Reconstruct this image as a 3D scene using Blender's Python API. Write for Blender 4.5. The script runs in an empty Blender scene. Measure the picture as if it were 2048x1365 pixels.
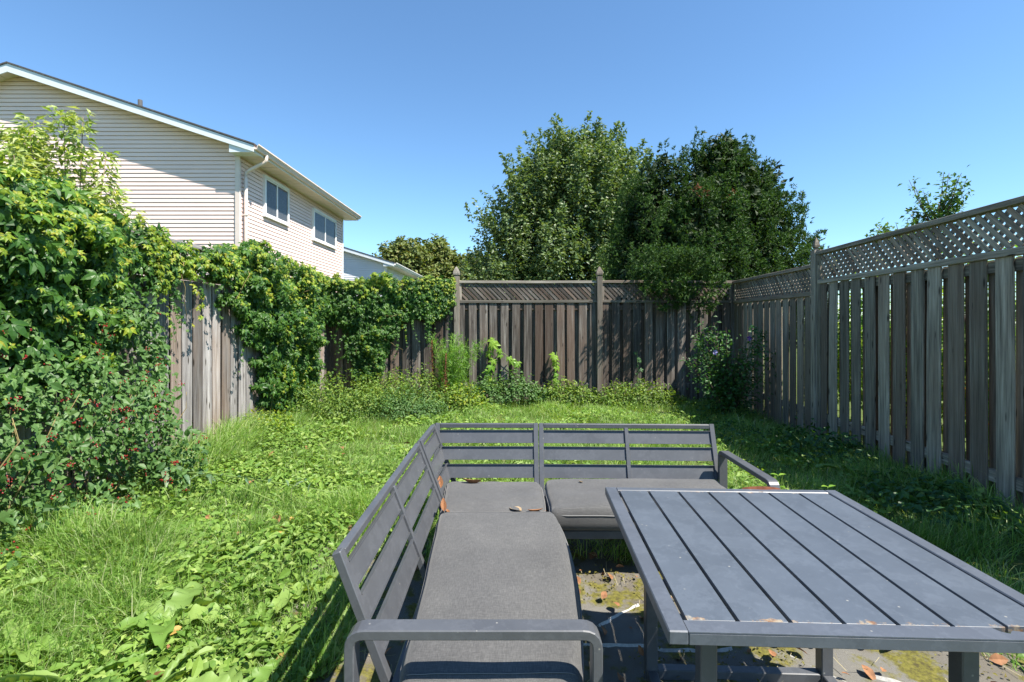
import bpy, bmesh, math, random
import numpy as np
from mathutils import Vector, Matrix

R = random.Random(7)
rng = np.random.default_rng(11)
scene = bpy.context.scene
COL = scene.collection
CAMZ = 1.42

# ------------------------------------------------------------------ camera, sky, sun, exposure
cam = bpy.data.cameras.new('camera')
camo = bpy.data.objects.new('camera', cam)
COL.objects.link(camo)
camo.location = (0, 0, CAMZ)
camo.rotation_euler = (math.radians(90), 0, 0)
cam.sensor_width = 36
cam.lens = 17.58
cam.shift_y = -37.5 / 2048
cam.clip_start = 0.05
cam.clip_end = 1500
scene.camera = camo

SUN = Vector((0.57, -0.35, 1.0)).normalized()
world = bpy.data.worlds.new('World')
scene.world = world
world.use_nodes = True
wn = world.node_tree.nodes
wl = world.node_tree.links
sky = wn.new('ShaderNodeTexSky')
sky.sky_type = 'NISHITA'
sky.sun_disc = False
sky.sun_elevation = math.asin(SUN.z)
sky.sun_rotation = math.atan2(SUN.x, SUN.y)
sky.air_density = 1.0
sky.dust_density = 0.0
sky.ozone_density = 5.0
tint = wn.new('ShaderNodeMix'); tint.data_type = 'RGBA'; tint.blend_type = 'MULTIPLY'
tint.inputs[0].default_value = 1.0
tint.inputs[7].default_value = (0.84, 1.0, 1.03, 1)      # the clear, slightly cyan blue of that day's sky
wl.new(sky.outputs[0], tint.inputs[6])
wl.new(tint.outputs[2], wn['Background'].inputs[0])
wn['Background'].inputs[1].default_value = 0.094

sl = bpy.data.lights.new('sun', 'SUN')
sl.energy = 5.0
sl.angle = math.radians(0.53)
sl.color = (1.0, 0.94, 0.84)
so = bpy.data.objects.new('sun', sl)
COL.objects.link(so)
so.location = SUN * 40
so.rotation_euler = SUN.to_track_quat('Z', 'Y').to_euler()

vs = scene.view_settings
vs.view_transform = 'Standard'
vs.look = 'None'
vs.exposure = 1.27
vs.gamma = 1
vs.use_curve_mapping = False
scene.cycles.max_bounces = 8
scene.cycles.transparent_max_bounces = 12
scene.cycles.use_denoising = True

# ------------------------------------------------------------------ helpers: materials
def new_mat(name):
    m = bpy.data.materials.new(name)
    m.use_nodes = True
    nt = m.node_tree
    b = nt.nodes['Principled BSDF']
    return m, nt, b

def nd(nt, typ, **kw):
    n = nt.nodes.new(typ)
    for k, v in kw.items():
        setattr(n, k, v)
    return n

def ramp(nt, src, stops):
    r = nd(nt, 'ShaderNodeValToRGB')
    e = r.color_ramp.elements
    while len(e) < len(stops):
        e.new(0.5)
    for i, (p, c) in enumerate(stops):
        e[i].position = p
        e[i].color = (*c, 1) if len(c) == 3 else c
    nt.links.new(src, r.inputs[0])
    return r.outputs[0]

def noise(nt, vec, scale, detail=4, rough=0.55):
    n = nd(nt, 'ShaderNodeTexNoise')
    n.inputs['Scale'].default_value = scale
    n.inputs['Detail'].default_value = detail
    n.inputs['Roughness'].default_value = rough
    if vec is not None:
        nt.links.new(vec, n.inputs['Vector'])
    return n.outputs[0]

def mapping(nt, vec, scale=(1, 1, 1)):
    m = nd(nt, 'ShaderNodeMapping')
    m.inputs['Scale'].default_value = scale
    nt.links.new(vec, m.inputs['Vector'])
    return m.outputs[0]

def mixc(nt, fac, a, b, mode='MIX'):
    m = nd(nt, 'ShaderNodeMix', data_type='RGBA', blend_type=mode)
    for sock, v in ((m.inputs[0], fac), (m.inputs[6], a), (m.inputs[7], b)):
        if isinstance(v, (int, float)):
            sock.default_value = v
        elif isinstance(v, tuple):
            sock.default_value = (*v, 1)
        else:
            nt.links.new(v, sock)
    return m.outputs[2]

def math_n(nt, op, a, b=0.0, c=None):
    m = nd(nt, 'ShaderNodeMath', operation=op)
    for i, v in enumerate((a, b, c)):
        if v is None:
            continue
        if isinstance(v, (int, float)):
            m.inputs[i].default_value = v
        else:
            nt.links.new(v, m.inputs[i])
    return m.outputs[0]

def bump(nt, b, h, strength=0.4, dist=0.01):
    n = nd(nt, 'ShaderNodeBump')
    n.inputs['Strength'].default_value = strength
    n.inputs['Distance'].default_value = dist
    nt.links.new(h, n.inputs['Height'])
    nt.links.new(n.outputs[0], b.inputs['Normal'])

def obj_coord(nt):
    """object coordinates pushed apart per object, so alike pieces do not share their grain"""
    tc = nd(nt, 'ShaderNodeTexCoord').outputs['Object']
    oi = nd(nt, 'ShaderNodeObjectInfo').outputs['Random']
    off = math_n(nt, 'MULTIPLY', oi, 37.0)
    a = nd(nt, 'ShaderNodeVectorMath', operation='ADD')
    nt.links.new(tc, a.inputs[0])
    cx = nd(nt, 'ShaderNodeCombineXYZ')
    nt.links.new(off, cx.inputs[0]); nt.links.new(off, cx.inputs[1]); nt.links.new(off, cx.inputs[2])
    nt.links.new(cx.outputs[0], a.inputs[1])
    return tc, a.outputs[0], oi

def wood(name, lo, mid, hi, warm, warm_amt=0.5, base_stain=0.0):
    m, nt, b = new_mat(name)
    tc, v, oi = obj_coord(nt)
    g1 = noise(nt, mapping(nt, v, (45, 45, 1.6)), 1.0, 6, 0.65)
    g2 = noise(nt, mapping(nt, v, (160, 160, 3.0)), 1.0, 4, 0.6)
    big = noise(nt, mapping(nt, v, (4, 4, 1.0)), 1.0, 3, 0.5)
    c = ramp(nt, g1, [(0.3, lo), (0.52, mid), (0.75, hi)])
    # per board warmth
    wf = math_n(nt, 'MULTIPLY', ramp(nt, math_n(nt, 'ADD', big, math_n(nt, 'MULTIPLY', math_n(nt, 'SUBTRACT', oi, 0.5), 0.55)), [(0.42, (0, 0, 0)), (0.7, (1, 1, 1))]), warm_amt)
    c = mixc(nt, wf, c, warm)
    # fine dark cracks along the grain
    cr = ramp(nt, g2, [(0.30, (0.35, 0.35, 0.35)), (0.44, (1, 1, 1))])
    c = mixc(nt, 0.8, c, cr, 'MULTIPLY')
    # per board tone
    tone = math_n(nt, 'ADD', math_n(nt, 'MULTIPLY', math_n(nt, 'FRACT', math_n(nt, 'MULTIPLY', oi, 17.3)), 0.75), 0.56)
    tn = nd(nt, 'ShaderNodeCombineXYZ')
    for i in range(3):
        nt.links.new(tone, tn.inputs[i])
    c = mixc(nt, 1.0, c, tn.outputs[0], 'MULTIPLY')
    # knots
    vo = nd(nt, 'ShaderNodeTexVoronoi')
    nt.links.new(mapping(nt, v, (13, 13, 3.0)), vo.inputs['Vector'])
    vo.inputs['Scale'].default_value = 1.0
    kn = ramp(nt, vo.outputs['Distance'], [(0.07, (1, 1, 1)), (0.16, (0, 0, 0))])
    c = mixc(nt, kn, c, (0.035, 0.028, 0.022))
    # dirt and moss creeping up from the foot: a stain in the board itself
    if base_stain:
        geo = nd(nt, 'ShaderNodeNewGeometry')
        sp = nd(nt, 'ShaderNodeSeparateXYZ'); nt.links.new(geo.outputs['Position'], sp.inputs[0])
        st = math_n(nt, 'ADD', math_n(nt, 'MULTIPLY', sp.outputs[2], -1.6), math_n(nt, 'ADD', math_n(nt, 'MULTIPLY', big, 1.2), 0.35))
        st = math_n(nt, 'MULTIPLY', ramp(nt, st, [(0.2, (0, 0, 0)), (0.8, (1, 1, 1))]), base_stain)
        c = mixc(nt, st, c, (0.06, 0.05, 0.035))
    nt.links.new(c, b.inputs['Base Color'])
    b.inputs['Roughness'].default_value = 0.88
    b.inputs['Specular IOR Level'].default_value = 0.25
    bump(nt, b, math_n(nt, 'ADD', g1, g2), 0.35, 0.004)
    return m

def leaf_mat(name, cols, trans=0.38, rough=0.42, per_object=False, spec=0.45):
    m, nt, b = new_mat(name)
    if per_object:
        rnd = nd(nt, 'ShaderNodeObjectInfo').outputs['Random']
    else:
        rnd = nd(nt, 'ShaderNodeNewGeometry').outputs['Random Per Island']
    n = len(cols)
    c = ramp(nt, rnd, [(i / (n - 1), col) for i, col in enumerate(cols)])
    tc = nd(nt, 'ShaderNodeTexCoord').outputs['Object']
    nz = noise(nt, tc, 1.3, 2)
    c = mixc(nt, ramp(nt, nz, [(0.35, (0, 0, 0)), (0.7, (0.45, 0.45, 0.45))]), c, tuple(x * 0.6 for x in cols[0]))
    nt.links.new(c, b.inputs['Base Color'])
    b.inputs['Roughness'].default_value = rough
    b.inputs['Specular IOR Level'].default_value = spec
    t = nd(nt, 'ShaderNodeBsdfTranslucent')
    tcx = mixc(nt, 1.0, c, (1.6, 1.5, 0.55), 'MULTIPLY')
    nt.links.new(tcx, t.inputs[0])
    mx = nd(nt, 'ShaderNodeMixShader')
    mx.inputs[0].default_value = trans
    nt.links.new(b.outputs[0], mx.inputs[1])
    nt.links.new(t.outputs[0], mx.inputs[2])
    nt.links.new(mx.outputs[0], nt.nodes['Material Output'].inputs[0])
    return m

def plain(name, col, rough=0.6, spec=0.5, nscale=0, namt=0.15, bumpd=0.0, metallic=0.0):
    m, nt, b = new_mat(name)
    b.inputs['Roughness'].default_value = rough
    b.inputs['Specular IOR Level'].default_value = spec
    b.inputs['Metallic'].default_value = metallic
    if nscale:
        tc, v, oi = obj_coord(nt)
        n = noise(nt, v, nscale, 5)
        c = ramp(nt, n, [(0.3, tuple(x * (1 - namt) for x in col)), (0.7, tuple(min(1, x * (1 + namt)) for x in col))])
        nt.links.new(c, b.inputs['Base Color'])
        if bumpd:
            bump(nt, b, n, 0.4, bumpd)
    else:
        b.inputs['Base Color'].default_value = (*col, 1)
    return m

def metal_mat(name, base, rust=0.0, rough=0.5, slat=False, half_w=0.06):
    m, nt, b = new_mat(name)
    tc, v, oi = obj_coord(nt)
    n1 = noise(nt, v, 6, 6, 0.6)
    n2 = noise(nt, v, 40, 5, 0.65)
    c = ramp(nt, n1, [(0.3, tuple(x * 0.88 for x in base)), (0.7, tuple(x * 1.12 for x in base))])
    dust = ramp(nt, n2, [(0.55, (0, 0, 0)), (0.75, (0.35, 0.35, 0.35))])
    c = mixc(nt, dust, c, tuple(min(1, x * 1.45 + 0.015) for x in base))
    geo = nd(nt, 'ShaderNodeNewGeometry').outputs['Position']
    wm = noise(nt, geo, 5.5, 8, .7)
    wr = ramp(nt, wm, [(.50, (0, 0, 0)), (.53, (.22, .22, .22)), (.58, (.06, .06, .06)), (.75, (.18, .18, .18))])
    c = mixc(nt, wr, c, tuple(min(1, x * 1.5 + .02) for x in base))
    vo = nd(nt, 'ShaderNodeTexVoronoi'); vo.inputs['Scale'].default_value = 26; nt.links.new(geo, vo.inputs['Vector'])
    sp_ = ramp(nt, vo.outputs['Distance'], [(.05, (.75, .75, .75)), (.10, (0, 0, 0))])
    c = mixc(nt, math_n(nt, 'MULTIPLY', sp_, ramp(nt, noise(nt, geo, 9, 3), [(.5, (0, 0, 0)), (.6, (1, 1, 1))])), c, (.30, .29, .26))
    if rust > 0:
        if slat:
            sp = nd(nt, 'ShaderNodeSeparateXYZ'); nt.links.new(tc, sp.inputs[0])
            ax = math_n(nt, 'DIVIDE', math_n(nt, 'ABSOLUTE', sp.outputs[0]), half_w)
            ay = math_n(nt, 'DIVIDE', math_n(nt, 'ABSOLUTE', sp.outputs[1]), 0.465)
            edge = math_n(nt, 'MAXIMUM', math_n(nt, 'POWER', ax, 10.0), math_n(nt, 'MINIMUM', math_n(nt, 'POWER', ay, 30.0), 1.0))
            f = math_n(nt, 'ADD', math_n(nt, 'MULTIPLY', edge, 0.175), math_n(nt, 'MULTIPLY', noise(nt, v, 13, 7, 0.75), 0.9))
            f = ramp(nt, f, [(0.64, (0, 0, 0)), (0.70, (1, 1, 1))])
        else:
            f = ramp(nt, noise(nt, v, 9, 7, 0.7), [(0.70 - 0.1 * rust, (0, 0, 0)), (0.76 - 0.1 * rust, (1, 1, 1))])
        rc = ramp(nt, n2, [(0.38, (0.13, 0.06, 0.03)), (0.5, (0.23, 0.16, 0.10)), (0.62, (0.27, 0.25, 0.20))])
        c = mixc(nt, f, c, rc)
        rr = math_n(nt, 'ADD', math_n(nt, 'MULTIPLY', f, 0.35), rough)
        nt.links.new(rr, b.inputs['Roughness'])
    else:
        b.inputs['Roughness'].default_value = rough
    nt.links.new(c, b.inputs['Base Color'])
    b.inputs['Specular IOR Level'].default_value = 0.5
    bump(nt, b, n2, 0.12, 0.001)
    return m

# ------------------------------------------------------------------ helpers: objects
def link_mesh(name, me, parent=None, mat=None, loc=None, mats=None):
    o = bpy.data.objects.new(name, me)
    COL.objects.link(o)
    if parent is not None:
        o.parent = parent
    if loc is not None:
        o.location = loc
    for mm in (mats or ([mat] if mat else [])):
        if mm.name not in [x.name for x in me.materials if x]:
            me.materials.append(mm)
    return o

def mesh_np(name, verts, tris, matidx=None, smooth=False):
    me = bpy.data.meshes.new(name)
    verts = np.asarray(verts, dtype=np.float32).reshape(-1, 3)
    tris = np.asarray(tris, dtype=np.int32).reshape(-1, 3)
    me.vertices.add(len(verts))
    me.vertices.foreach_set('co', verts.ravel())
    me.loops.add(len(tris) * 3)
    me.loops.foreach_set('vertex_index', tris.ravel())
    me.polygons.add(len(tris))
    me.polygons.foreach_set('loop_start', np.arange(0, len(tris) * 3, 3, dtype=np.int32))
    if matidx is not None:
        me.polygons.foreach_set('material_index', np.asarray(matidx, dtype=np.int32))
    me.polygons.foreach_set('use_smooth', np.full(len(tris), smooth, dtype=bool))
    me.update(calc_edges=True)
    return me

def from_bm(bm, name, smooth=False):
    me = bpy.data.meshes.new(name)
    bm.normal_update()
    bm.to_mesh(me)
    bm.free()
    if smooth:
        for p in me.polygons:
            p.use_smooth = True
    return me

def tag(o, label=None, cat=None, group=None, kind=None):
    if label: o['label'] = label
    if cat: o['category'] = cat
    if group: o['group'] = group
    if kind: o['kind'] = kind
    return o

def thing(name, label, cat, loc=(0, 0, 0), rz=0.0, group=None):
    o = bpy.data.objects.new(name, None)
    o.empty_display_size = 0.1
    COL.objects.link(o)
    o.location = loc
    o.rotation_euler = (0, 0, rz)
    return tag(o, label, cat, group)

_box_cache = {}
def box_mesh(sx, sy, sz, bev=0.003, key='bar'):
    k = (key, round(sx, 3), round(sy, 3), round(sz, 3), bev)
    if k in _box_cache:
        return _box_cache[k]
    bm = bmesh.new()
    bmesh.ops.create_cube(bm, size=1)
    bmesh.ops.scale(bm, vec=(sx, sy, sz), verts=bm.verts)
    if bev > 0:
        bmesh.ops.bevel(bm, geom=bm.edges[:], offset=min(bev, sx * .4, sy * .4, sz * .4), segments=1, affect='EDGES')
    me = from_bm(bm, key)
    _box_cache[k] = me
    return me

def frame_matrix(p, z, y):
    z = Vector(z).normalized()
    y = Vector(y)
    y = (y - z * y.dot(z)).normalized()
    x = y.cross(z)
    m = Matrix((x, y, z)).transposed().to_4x4()
    m.translation = Vector(p)
    return m

def bar(name, p0, p1, w, t, face, mat, parent, bev=0.003, key=None):
    """square bar from p0 to p1, w across and t deep towards 'face'"""
    p0, p1 = Vector(p0), Vector(p1)
    L = (p1 - p0).length
    me = box_mesh(w, t, L, bev, (key or name) + mat.name)
    o = link_mesh(name, me, parent, mat)
    o.matrix_local = frame_matrix((p0 + p1) / 2, p1 - p0, face)
    return o

def tube_mesh(name, pts, rads, n=8, smooth=True, cap=True):
    pts = [Vector(p) for p in pts]
    if not hasattr(rads, '__len__'):
        rads = [rads] * len(pts)
    V, F = [], []
    up = Vector((0.13, 0.21, 0.97))
    for i, p in enumerate(pts):
        d = (pts[min(i + 1, len(pts) - 1)] - pts[max(i - 1, 0)]).normalized()
        x = d.cross(up)
        if x.length < 1e-3:
            x = d.cross(Vector((1, 0, 0)))
        x.normalize()
        y = d.cross(x)
        for k in range(n):
            a = 2 * math.pi * k / n
            V.append(p + (x * math.cos(a) + y * math.sin(a)) * rads[i])
    for i in range(len(pts) - 1):
        for k in range(n):
            a, b = i * n + k, i * n + (k + 1) % n
            c, d = a + n, b + n
            F += [(a, b, d), (a, d, c)]
    if cap:
        for base, rev in ((0, True), ((len(pts) - 1) * n, False)):
            for k in range(1, n - 1):
                f = (base, base + k, base + k + 1)
                F.append(f if not rev else f[::-1])
    return V, F

def tubes_obj(name, chains, mat, parent=None, n=6):
    V, F = [], []
    for pts, r in chains:
        v, f = tube_mesh(name, pts, r, n)
        o = len(V)
        V += [tuple(q) for q in v]
        F += [(a + o, b + o, c + o) for a, b, c in f]
    me = mesh_np(name, V, F, smooth=True)
    return link_mesh(name, me, parent, mat)

def add_stems(chains, mat, parent, n=5, name='stem'):
    if len(chains) <= 40:
        for c in chains:
            tubes_obj(name, [c], mat, parent, n)
    else:
        tubes_obj(name, chains, mat, parent, n)['kind'] = 'stuff'

# ---- leaf templates: length along +Y, face up +Z
def leaflet(w=0.5, droop=0.25, fold=0.10, fine=True, y0=0.0, L=1.0):
    if fine:
        P = [(0, 0), (-.30, .18), (0, .18), (.30, .18), (-.5, .45), (0, .45), (.5, .45), (-.34, .74), (0, .74), (.34, .74), (0, 1)]
        F = [(0, 2, 1), (0, 3, 2), (1, 2, 5), (1, 5, 4), (2, 3, 6), (2, 6, 5), (4, 5, 8), (4, 8, 7), (5, 6, 9), (5, 9, 8), (7, 8, 10), (8, 9, 10)]
    else:
        P = [(0, 0), (-.5, .42), (0, .42), (.5, .42), (0, 1)]
        F = [(0, 2, 1), (0, 3, 2), (1, 2, 4), (2, 3, 4)]
    V = []
    for x, y in P:
        z = -droop * y * y + (fold * abs(x) * 2)
        V.append((x * w, y0 + y * L, z))
    return np.array(V), np.array(F)

def palmate(fine=True, seed=0):
    r = random.Random(seed)
    V, F = [], []
    for k, a in enumerate((0, 48, -48, 100, -100)):
        L = 1.0 if k == 0 else (0.9 if k < 3 else 0.66)
        v, f = leaflet(0.50 if fine else .52, 0.30 + r.random() * .25, 0.07, fine)
        v = v * L
        v[:, 1] += 0.05
        a = math.radians(a + r.uniform(-8, 8))
        ca, sa = math.cos(a), math.sin(a)
        x = v[:, 0] * ca + v[:, 1] * sa
        y = -v[:, 0] * sa + v[:, 1] * ca
        v = np.stack([x, y, v[:, 2]], 1)
        F.append(f + sum(len(q) for q in V))
        V.append(v)
    return np.concatenate(V), np.concatenate(F)

def star_leaf(n=5, seed=0):
    """small lobed leaf (maple) as a folded fan"""
    r = random.Random(seed)
    V = [(0, 0, 0)]
    F = []
    for k in range(n):
        a = math.radians(-100 + 200 * k / (n - 1))
        L = 1.0 - 0.35 * abs(a) / 1.75
        V.append((math.sin(a - .22) * .45 * L, math.cos(a - .22) * .45 * L + .1, -.02))
        V.append((math.sin(a) * L, math.cos(a) * L + .1, -.22 * L))
        V.append((math.sin(a + .22) * .45 * L, math.cos(a + .22) * .45 * L + .1, -.02))
        b = 1 + 3 * k
        F += [(0, b + 1, b), (0, b + 2, b + 1)]
    return np.array(V), np.array(F)

def needle_spray(n=6):
    V, F = [], []
    def tri(a, b, c):
        i = len(V); V.extend([a, b, c]); F.append((i, i + 1, i + 2))
    tri((-.03, 0, 0), (.03, 0, 0), (0, 1, .05))
    for k in range(n):
        y = 0.08 + 0.82 * k / n
        L = .26 * (1 - .5 * k / n)
        for s in (-1, 1):
            tri((0, y, .02), (0, y + .09, .02), (s * L, y + .20, .10 * ((k % 3) - 1)))
    for k in range(3):
        y = 0.15 + .25 * k
        tri((0, y, 0), (0, y + .09, 0), (.02, y + .2, .22))
    return np.array(V), np.array(F)

def frames(nrm, axis):
    nrm = nrm / (np.linalg.norm(nrm, axis=1, keepdims=True) + 1e-9)
    axis = axis - nrm * np.sum(nrm * axis, 1, keepdims=True)
    axis = axis / (np.linalg.norm(axis, axis=1, keepdims=True) + 1e-9)
    side = np.cross(axis, nrm)
    return np.stack([side, axis, nrm], axis=2)   # columns

def scatter(tmpl, pos, nrm, axis, size):
    tv, tf = tmpl
    Fm = frames(np.asarray(nrm, float), np.asarray(axis, float))
    v = np.einsum('mij,nj->mni', Fm, tv) * np.asarray(size)[:, None, None] + np.asarray(pos)[:, None, :]
    M, N = len(pos), len(tv)
    f = tf[None, :, :] + (np.arange(M) * N)[:, None, None]
    return v.reshape(-1, 3), f.reshape(-1, 3)

def tuft(n=6, w=.16, seed=2):
    r = random.Random(seed); V, F = [], []
    for k in range(n):
        d = Vector((r.uniform(-.55, .55), 1, r.uniform(-.55, .55))).normalized() * r.uniform(.7, 1.05)
        s = d.cross(Vector((r.uniform(-1, 1), .2, r.uniform(-1, 1)))).normalized() * w / 2
        b = len(V); m = d * .35
        V += [(0, 0, 0), tuple(m - s), tuple(m + s), tuple(d)]
        F += [(b, b + 2, b + 1), (b + 1, b + 2, b + 3)]
    return np.array(V), np.array(F)

class Cloud:
    """collects scattered leaves of several templates and materials into one mesh"""
    def __init__(s):
        s.V, s.F, s.M, s.n = [], [], [], 0
    def add(s, tmpl, pos, nrm, axis, size, mi=0):
        if len(pos) == 0:
            return
        v, f = scatter(tmpl, pos, nrm, axis, size)
        s.V.append(v); s.F.append(f + s.n); s.n += len(v)
        s.M.append(np.full(len(f), mi))
    def build(s, name, mats, parent=None, kind=None):
        me = mesh_np(name, np.concatenate(s.V), np.concatenate(s.F), np.concatenate(s.M))
        o = link_mesh(name, me, parent, mats=mats)
        if kind:
            o['kind'] = kind
        return o

def rnd3(n, s=1.0):
    return rng.normal(0, s, (n, 3))

_ph = rng.uniform(0, 6.28, (40, 3)); _dr = rng.normal(0, 1, (40, 2)); _dr /= np.linalg.norm(_dr, axis=1, keepdims=True)
def vnoise(x, y, scale, k0=0, n=8):
    x = np.asarray(x, float); y = np.asarray(y, float)
    out = np.zeros(np.broadcast(x, y).shape)
    for i in range(n):
        j = (k0 + i) % 40
        f = scale * (1 + .37 * i)
        out = out + np.sin((x * _dr[j, 0] + y * _dr[j, 1]) * f + _ph[j, 0] + 1.3 * np.sin((y * _dr[j, 0] - x * _dr[j, 1]) * f * .6 + _ph[j, 1]))
    return out / n ** .5 / .9

def sstep(a, b, x):
    t = np.clip((np.asarray(x, float) - a) / (b - a), 0, 1)
    return t * t * (3 - 2 * t)

def gz(x, y):
    x = np.asarray(x, float); y = np.asarray(y, float)
    patio = sstep(-1.3, -.6, x) * sstep(2.5, 1.9, x) * sstep(3.9, 3.2, y)
    z = 0.10 * sstep(-2.2, -3.2, x) * sstep(8, 6, y) + .07 * sstep(2.7, 3.4, x) * sstep(5.2, 4.2, y) - .06 * sstep(2.8, 3.6, x) * sstep(5.2, 6.2, y) * sstep(8.5, 7.5, y)
    z = z + .018 * vnoise(x, y, 1.7) * (1 - patio)
    return z * (1 - patio) - .03 * patio * 0

# ------------------------------------------------------------------ materials
M_left = wood('weathered_silver_wood', (0.09, 0.08, 0.075), (0.25, 0.235, 0.228), (0.46, 0.44, 0.425), (0.27, 0.18, 0.12), 0.5, 0.25)
M_back = wood('dark_stained_wood', (0.035, 0.028, 0.024), (0.125, 0.108, 0.094), (0.31, 0.285, 0.255), (0.13, 0.082, 0.058), 0.6, 0.2)
M_backpost = wood('pale_weathered_wood', (0.12, 0.105, 0.085), (0.24, 0.215, 0.18), (0.36, 0.33, 0.28), (0.20, 0.12, 0.08), 0.3)
M_right = wood('grey_green_weathered_wood', (0.09, 0.08, 0.065), (0.26, 0.23, 0.19), (0.45, 0.41, 0.345), (0.21, 0.15, 0.115), 0.5)
M_metal = metal_mat('dark_powder_coated_metal', (0.066, 0.070, 0.078), 0.0, 0.42)
M_metal_rust = metal_mat('dark_metal_rust_specks', (0.066, 0.070, 0.078), 0.35, 0.42)
M_slat = metal_mat('table_slat_paint', (0.074, 0.088, 0.108), 1.0, 0.40, slat=True, half_w=.0635)
M_tframe = metal_mat('table_frame_paint', (0.074, 0.084, 0.102), 0.45, 0.42)
M_rust = plain('flaking_rust', (0.10, 0.035, 0.018), 0.9, .2, 30, .5, .004)
M_dark = plain('painted_dark_opening', (0.01, 0.01, 0.01), 0.9, .1)  # near-black colour painted in for the darkness of openings
M_white = plain('white_vinyl', (0.74, 0.74, 0.74), 0.5, .4, 3, .04)
M_fascia = plain('pale_aluminium_fascia', (0.62, 0.66, 0.69), 0.45, .4, 4, .05)
M_soffit = plain('soffit_vinyl', (0.64, 0.57, 0.49), 0.55, .3, 5, .06)
M_trim = plain('beige_trim', (0.64, 0.54, 0.48), 0.5, .4, 4, .06)
M_shingle = plain('grey_roof_shingle', (0.09, 0.085, 0.085), 0.95, .1, 25, .35, .006)
M_berry = plain('red_berry', (0.20, 0.010, 0.010), 0.4, .4)
M_bark = plain('bark', (0.10, 0.075, 0.055), 0.95, .1, 14, .4, .01)
M_vinestem = plain('vine_stem', (0.22, 0.17, 0.075), 0.8, .2, 9, .3)
M_greenstem = plain('green_stem', (0.16, 0.24, 0.06), 0.6, .3)
M_drystem = plain('dry_stalk', (0.30, 0.26, 0.15), 0.85, .2)
M_dryleaf = plain('dry_brown_leaf', (0.22, 0.105, 0.05), 0.75, .25, 30, .4, .003)
M_paleleaf = plain('pale_dry_leaf', (0.36, 0.26, 0.15), 0.75, .25, 30, .25, .003)
M_seed = plain('dock_seed_head', (0.10, 0.035, 0.022), 0.9, .1, 40, .4)
M_lilac = plain('lilac_petal', (0.42, 0.36, 0.68), 0.7, .2)
M_purple = plain('purple_petal', (0.16, 0.06, 0.33), 0.7, .2)
M_orange = plain('orange_petal', (0.75, 0.20, 0.02), 0.7, .2)

G_creeper = leaf_mat('creeper_leaf', [(.024, .08, .014), (.042, .12, .018), (.07, .165, .022), (.11, .21, .026)], .34, .45, spec=.35)
G_creeper_o = leaf_mat('creeper_leaf_single', [(.035, .10, .018), (.06, .15, .022), (.10, .21, .03)], .32, .42, per_object=True, spec=.35)
G_young = leaf_mat('young_creeper_leaf', [(.15, .26, .02), (.22, .34, .025), (.32, .40, .03), (.38, .34, .04)], .42, .45)
G_night = leaf_mat('nightshade_leaf', [(.05, .12, .03), (.085, .18, .045), (.13, .24, .07), (.09, .17, .04)], .34, .5, spec=.35)
G_bush = leaf_mat('bush_leaf', [(.06, .13, .022), (.11, .20, .03), (.17, .27, .04), (.26, .33, .06)], .38, .5, spec=.35)
G_maple = leaf_mat('maple_leaf', [(.06, .11, .035), (.09, .155, .048), (.13, .20, .065), (.21, .27, .13)], .32, .45, spec=.4)
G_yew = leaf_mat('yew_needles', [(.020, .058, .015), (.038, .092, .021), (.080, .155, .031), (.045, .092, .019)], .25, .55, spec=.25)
G_yewin = leaf_mat('inner_shade_needles', [(.012, .03, .01), (.02, .042, .012), (.03, .05, .018)], .15, .6, spec=.2)  # darker green that paints the shade inside the crown
G_brownyew = leaf_mat('browned_needles', [(.17, .065, .03), (.24, .10, .045)], .1, .8)
G_far = leaf_mat('far_tree_leaf', [(.08, .12, .025), (.12, .17, .035), (.17, .21, .045), (.18, .17, .05)], .25, .6)
G_sap = leaf_mat('variegated_leaf', [(.16, .27, .05), (.28, .38, .10), (.46, .50, .22), (.24, .32, .08)], .42, .5)
G_hedge = leaf_mat('hedge_leaf', [(.05, .15, .02), (.10, .24, .03), (.20, .34, .04), (.32, .40, .05)], .5, .5)
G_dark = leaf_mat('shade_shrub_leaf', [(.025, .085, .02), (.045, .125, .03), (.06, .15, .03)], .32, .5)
G_grass = leaf_mat('grass_blade', [(.09, .20, .03), (.16, .30, .05), (.23, .39, .08), (.32, .47, .14), (.46, .48, .28)], .42, .5, spec=.3)
G_dill = leaf_mat('feathery_weed', [(.10, .24, .03), (.16, .33, .04), (.22, .38, .06)], .4, .5)
G_dock = leaf_mat('dock_leaf', [(.13, .24, .04), (.18, .30, .06), (.27, .38, .10), (.16, .26, .06)], .30, .5, per_object=True, spec=.35)
G_cover = leaf_mat('ground_cover_leaf', [(.10, .20, .03), (.15, .27, .045), (.21, .34, .06), (.31, .41, .10)], .36, .5, spec=.35)
G_grey = leaf_mat('cut_stalk_leaf', [(.11, .20, .10), (.16, .26, .14), (.20, .29, .17)], .25, .5)

def ground_mat():
    m, nt, b = new_mat('soil_under_grass')
    g = nd(nt, 'ShaderNodeNewGeometry').outputs['Position']
    n1 = noise(nt, g, 3.0, 6, .6)
    n2 = noise(nt, g, 28.0, 4, .6)
    c = ramp(nt, n2, [(.3, (.05, .075, .02)), (.55, (.085, .12, .03)), (.75, (.15, .15, .06))])
    c = mixc(nt, ramp(nt, n1, [(.5, (0, 0, 0)), (.7, (.5, .5, .5))]), c, (.085, .065, .04))
    nt.links.new(c, b.inputs['Base Color'])
    b.inputs['Roughness'].default_value = .95
    b.inputs['Specular IOR Level'].default_value = .1
    bump(nt, b, n2, .6, .02)
    return m

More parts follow.
